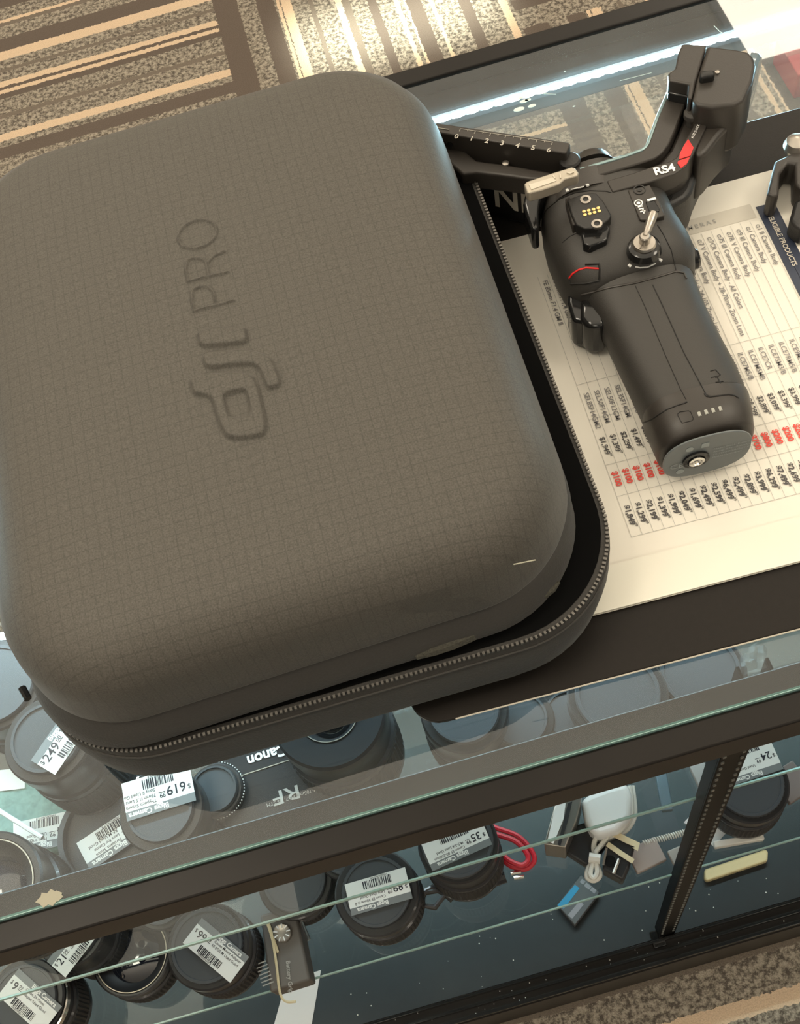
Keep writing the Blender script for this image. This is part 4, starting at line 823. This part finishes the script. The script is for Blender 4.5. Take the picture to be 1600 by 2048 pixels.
# grey and ivory strips
for i, (s, wd, mm, lb_, cat) in enumerate([
    ([(790, 420), (830, 640)], .010, bluegrey, 'narrow pale strip pointing up right of white charger', 'strip'),
    ([(1000, 370), (1060, 500)], .014, lgrey, 'grey flat strip leaning toward the slotted post', 'strip'),
    ([(870, 860), (910, 940)], .014, lgrey, 'short grey strip low beside the slotted post', 'strip'),
    ([(620, 940), (790, 860)], .022, mat('pinkish_card', (.42, .36, .33), .5), 'pinkish folded card right of the rubber banded device', 'card'),
    ([(1100, 840), (1390, 790)], .006, ivory, 'thin ivory strip under the 24 dollar lens', 'strip'),
    ([(1480, 520), (1620, 430)], .030, mat('dusky_box', (.2, .17, .16), .5), 'dusky box at right edge beside the 24 dollar lens', 'box')]):
    o = MB(); ribbon(o, c70(s, S2 + .01), wd, S2 + .01, th=.008); o = o.build('flat_strip' if cat == 'strip' else cat if cat != 'card' else 'folded_card', mm, bevel=.001); tag(o, lb_, cat)
o = MB(); pp = c70([(930, 720), (1010, 640), (1120, 400), (1190, 320), (1100, 350), (1080, 400), (1120, 730), (1200, 740), (1100, 850), (1080, 850), (960, 770)], S2 + .003)
o = MB().prism([(p.x, p.y) for p in c70([(925, 710), (1030, 600), (1250, 560), (1260, 740), (1180, 760), (1100, 850)], S2 + .004)], S2 + .001, S2 + .003).build('white_card', whitep); tag(o, 'white folded card under the 24 dollar lens', 'card')
o = MB().prism([(p.x, p.y) for p in c70([(1075, 340), (1190, 310), (1190, 400), (1090, 420)], S2 + .004)], S2 + .001, S2 + .003).build('white_label', whitep); tag(o, 'small white label behind the slotted post top', 'label')
o = MB(); sq = c70([(690, 835), (950, 765)], S2 + .008); dv = (sq[1] - sq[0])
hx = [sq[0] + dv * (k / 150) + Vector((0, .0024 * math.cos(k * .8), .0024 * math.sin(k * .8))) for k in range(151)]
o.tube(hx, .0007, 5); o = o.build('coiled_cord', ivory); tag(o, 'thin coiled pale cord running toward the slotted post', 'cord')
yb = c70([(1045, 985), (1400, 868), (1415, 880), (1412, 935), (1060, 1052), (1045, 1040)], DK + .012)
t = thing('wooden_block', 'yellow wooden bar just below the lower shelf edge', 'wooden bar', tuple(P(1475, 1730, DK)))
MB().prism([(p.x, p.y) for p in yb], DK, DK + .012).build('bar', yellow, t, bevel=.002)
# crumbs and stains
o = MB(); v = P(100, 1801, GZ)
pts = [(v.x + (.006 + .0012 * math.sin(k * 2.3)) * math.cos(R(k * 20)), v.y + .001 + (.0035 + .0008 * math.cos(k * 3.1)) * math.sin(R(k * 20))) for k in range(18)]
o.prism(pts, GZ + .0001, GZ + .0005); o = o.build('glue_blob', grimy, ct, smooth=False)
cr_ = MB()
for k in range(90):
    x = random.uniform(-.2, .4); y = random.choice((random.uniform(.158, .175), random.uniform(.18, .24))); s = random.uniform(.0003, .0009)
    cr_.lathe([(s * .5, 0), (s, s * .5), (s * .4, s)], c=(x, y, .1025), n=6)
o = cr_.build('crumbs', ivory); o['kind'] = 'stuff'; tag(o, 'scattered pale crumbs along the sliding door track', 'crumbs')
smm = mat('smudge', (.62, .72, .70), .6)
for x, y, r_ in ((1038, 219, .0038), (1048, 203, .003), (1056, 200, .0022), (1064, 212, .0028), (1042, 196, .0018), (1130, 143, .0008), (1148, 213, .0009)):
    v = P(x, y, GZ); MB().lathe([(r_, 0), (r_, .0002)], M=Matrix.Translation((v.x, v.y, GZ + .0001)) @ Matrix.Scale(.5, 4, (0, 1, 0)), n=9).build('dried_smudge', smm, ct, smooth=False)
for s_ in ([(1240, 162), (1272, 154), (1303, 146)], [(1084, 188), (1112, 189)], [(1428, 52), (1440, 64), (1452, 70)]): MB().tube([p + Vector((0, 0, .0002)) for p in px(s_, GZ)], .0003, 4).build('scratch', smm, ct)
v = P(1592, 150, 0); t = thing('red_patch_box', 'small red carton on the aisle carpet seen through the glass at right', 'box', (v.x, v.y, 0))
MB().box(v.x - .025, v.x + .06, v.y - .05, v.y + .04, 0, .05).build('carton', mat('patch_red', (.45, .06, .06), .5), t, bevel=.002)  # stand-in box added to give the red patch
MB().box(v.x - .0255, v.x + .0605, v.y - .004, v.y + .004, .0495, .0503).build('tape', mat('tape', (.4, .12, .1), .3), t, smooth=False)
g = MB(); rb_ = random.Random(3); vs = []
for j in range(7):
    for i in range(7):
        q = P(1482 + i * 9, 1290 + j * 9 - i * 2, .905); vs.append((q.x, q.y, .895 + rb_.uniform(0, .012)))
g.add(vs, [(j * 7 + i, j * 7 + i + 1, (j + 1) * 7 + i + 1, (j + 1) * 7 + i) for j in range(6) for i in range(6)])
o = g.build('plastic_bag', mat('clear_film', (.5, .6, .62), .08, spec=.9, coat=1), smooth=False); o.data.materials[0].node_tree.nodes['Principled BSDF'].inputs['Alpha'].default_value = .35
tag(o, 'crumpled clear plastic wrap under the glass at right end of the strip', 'plastic wrap')
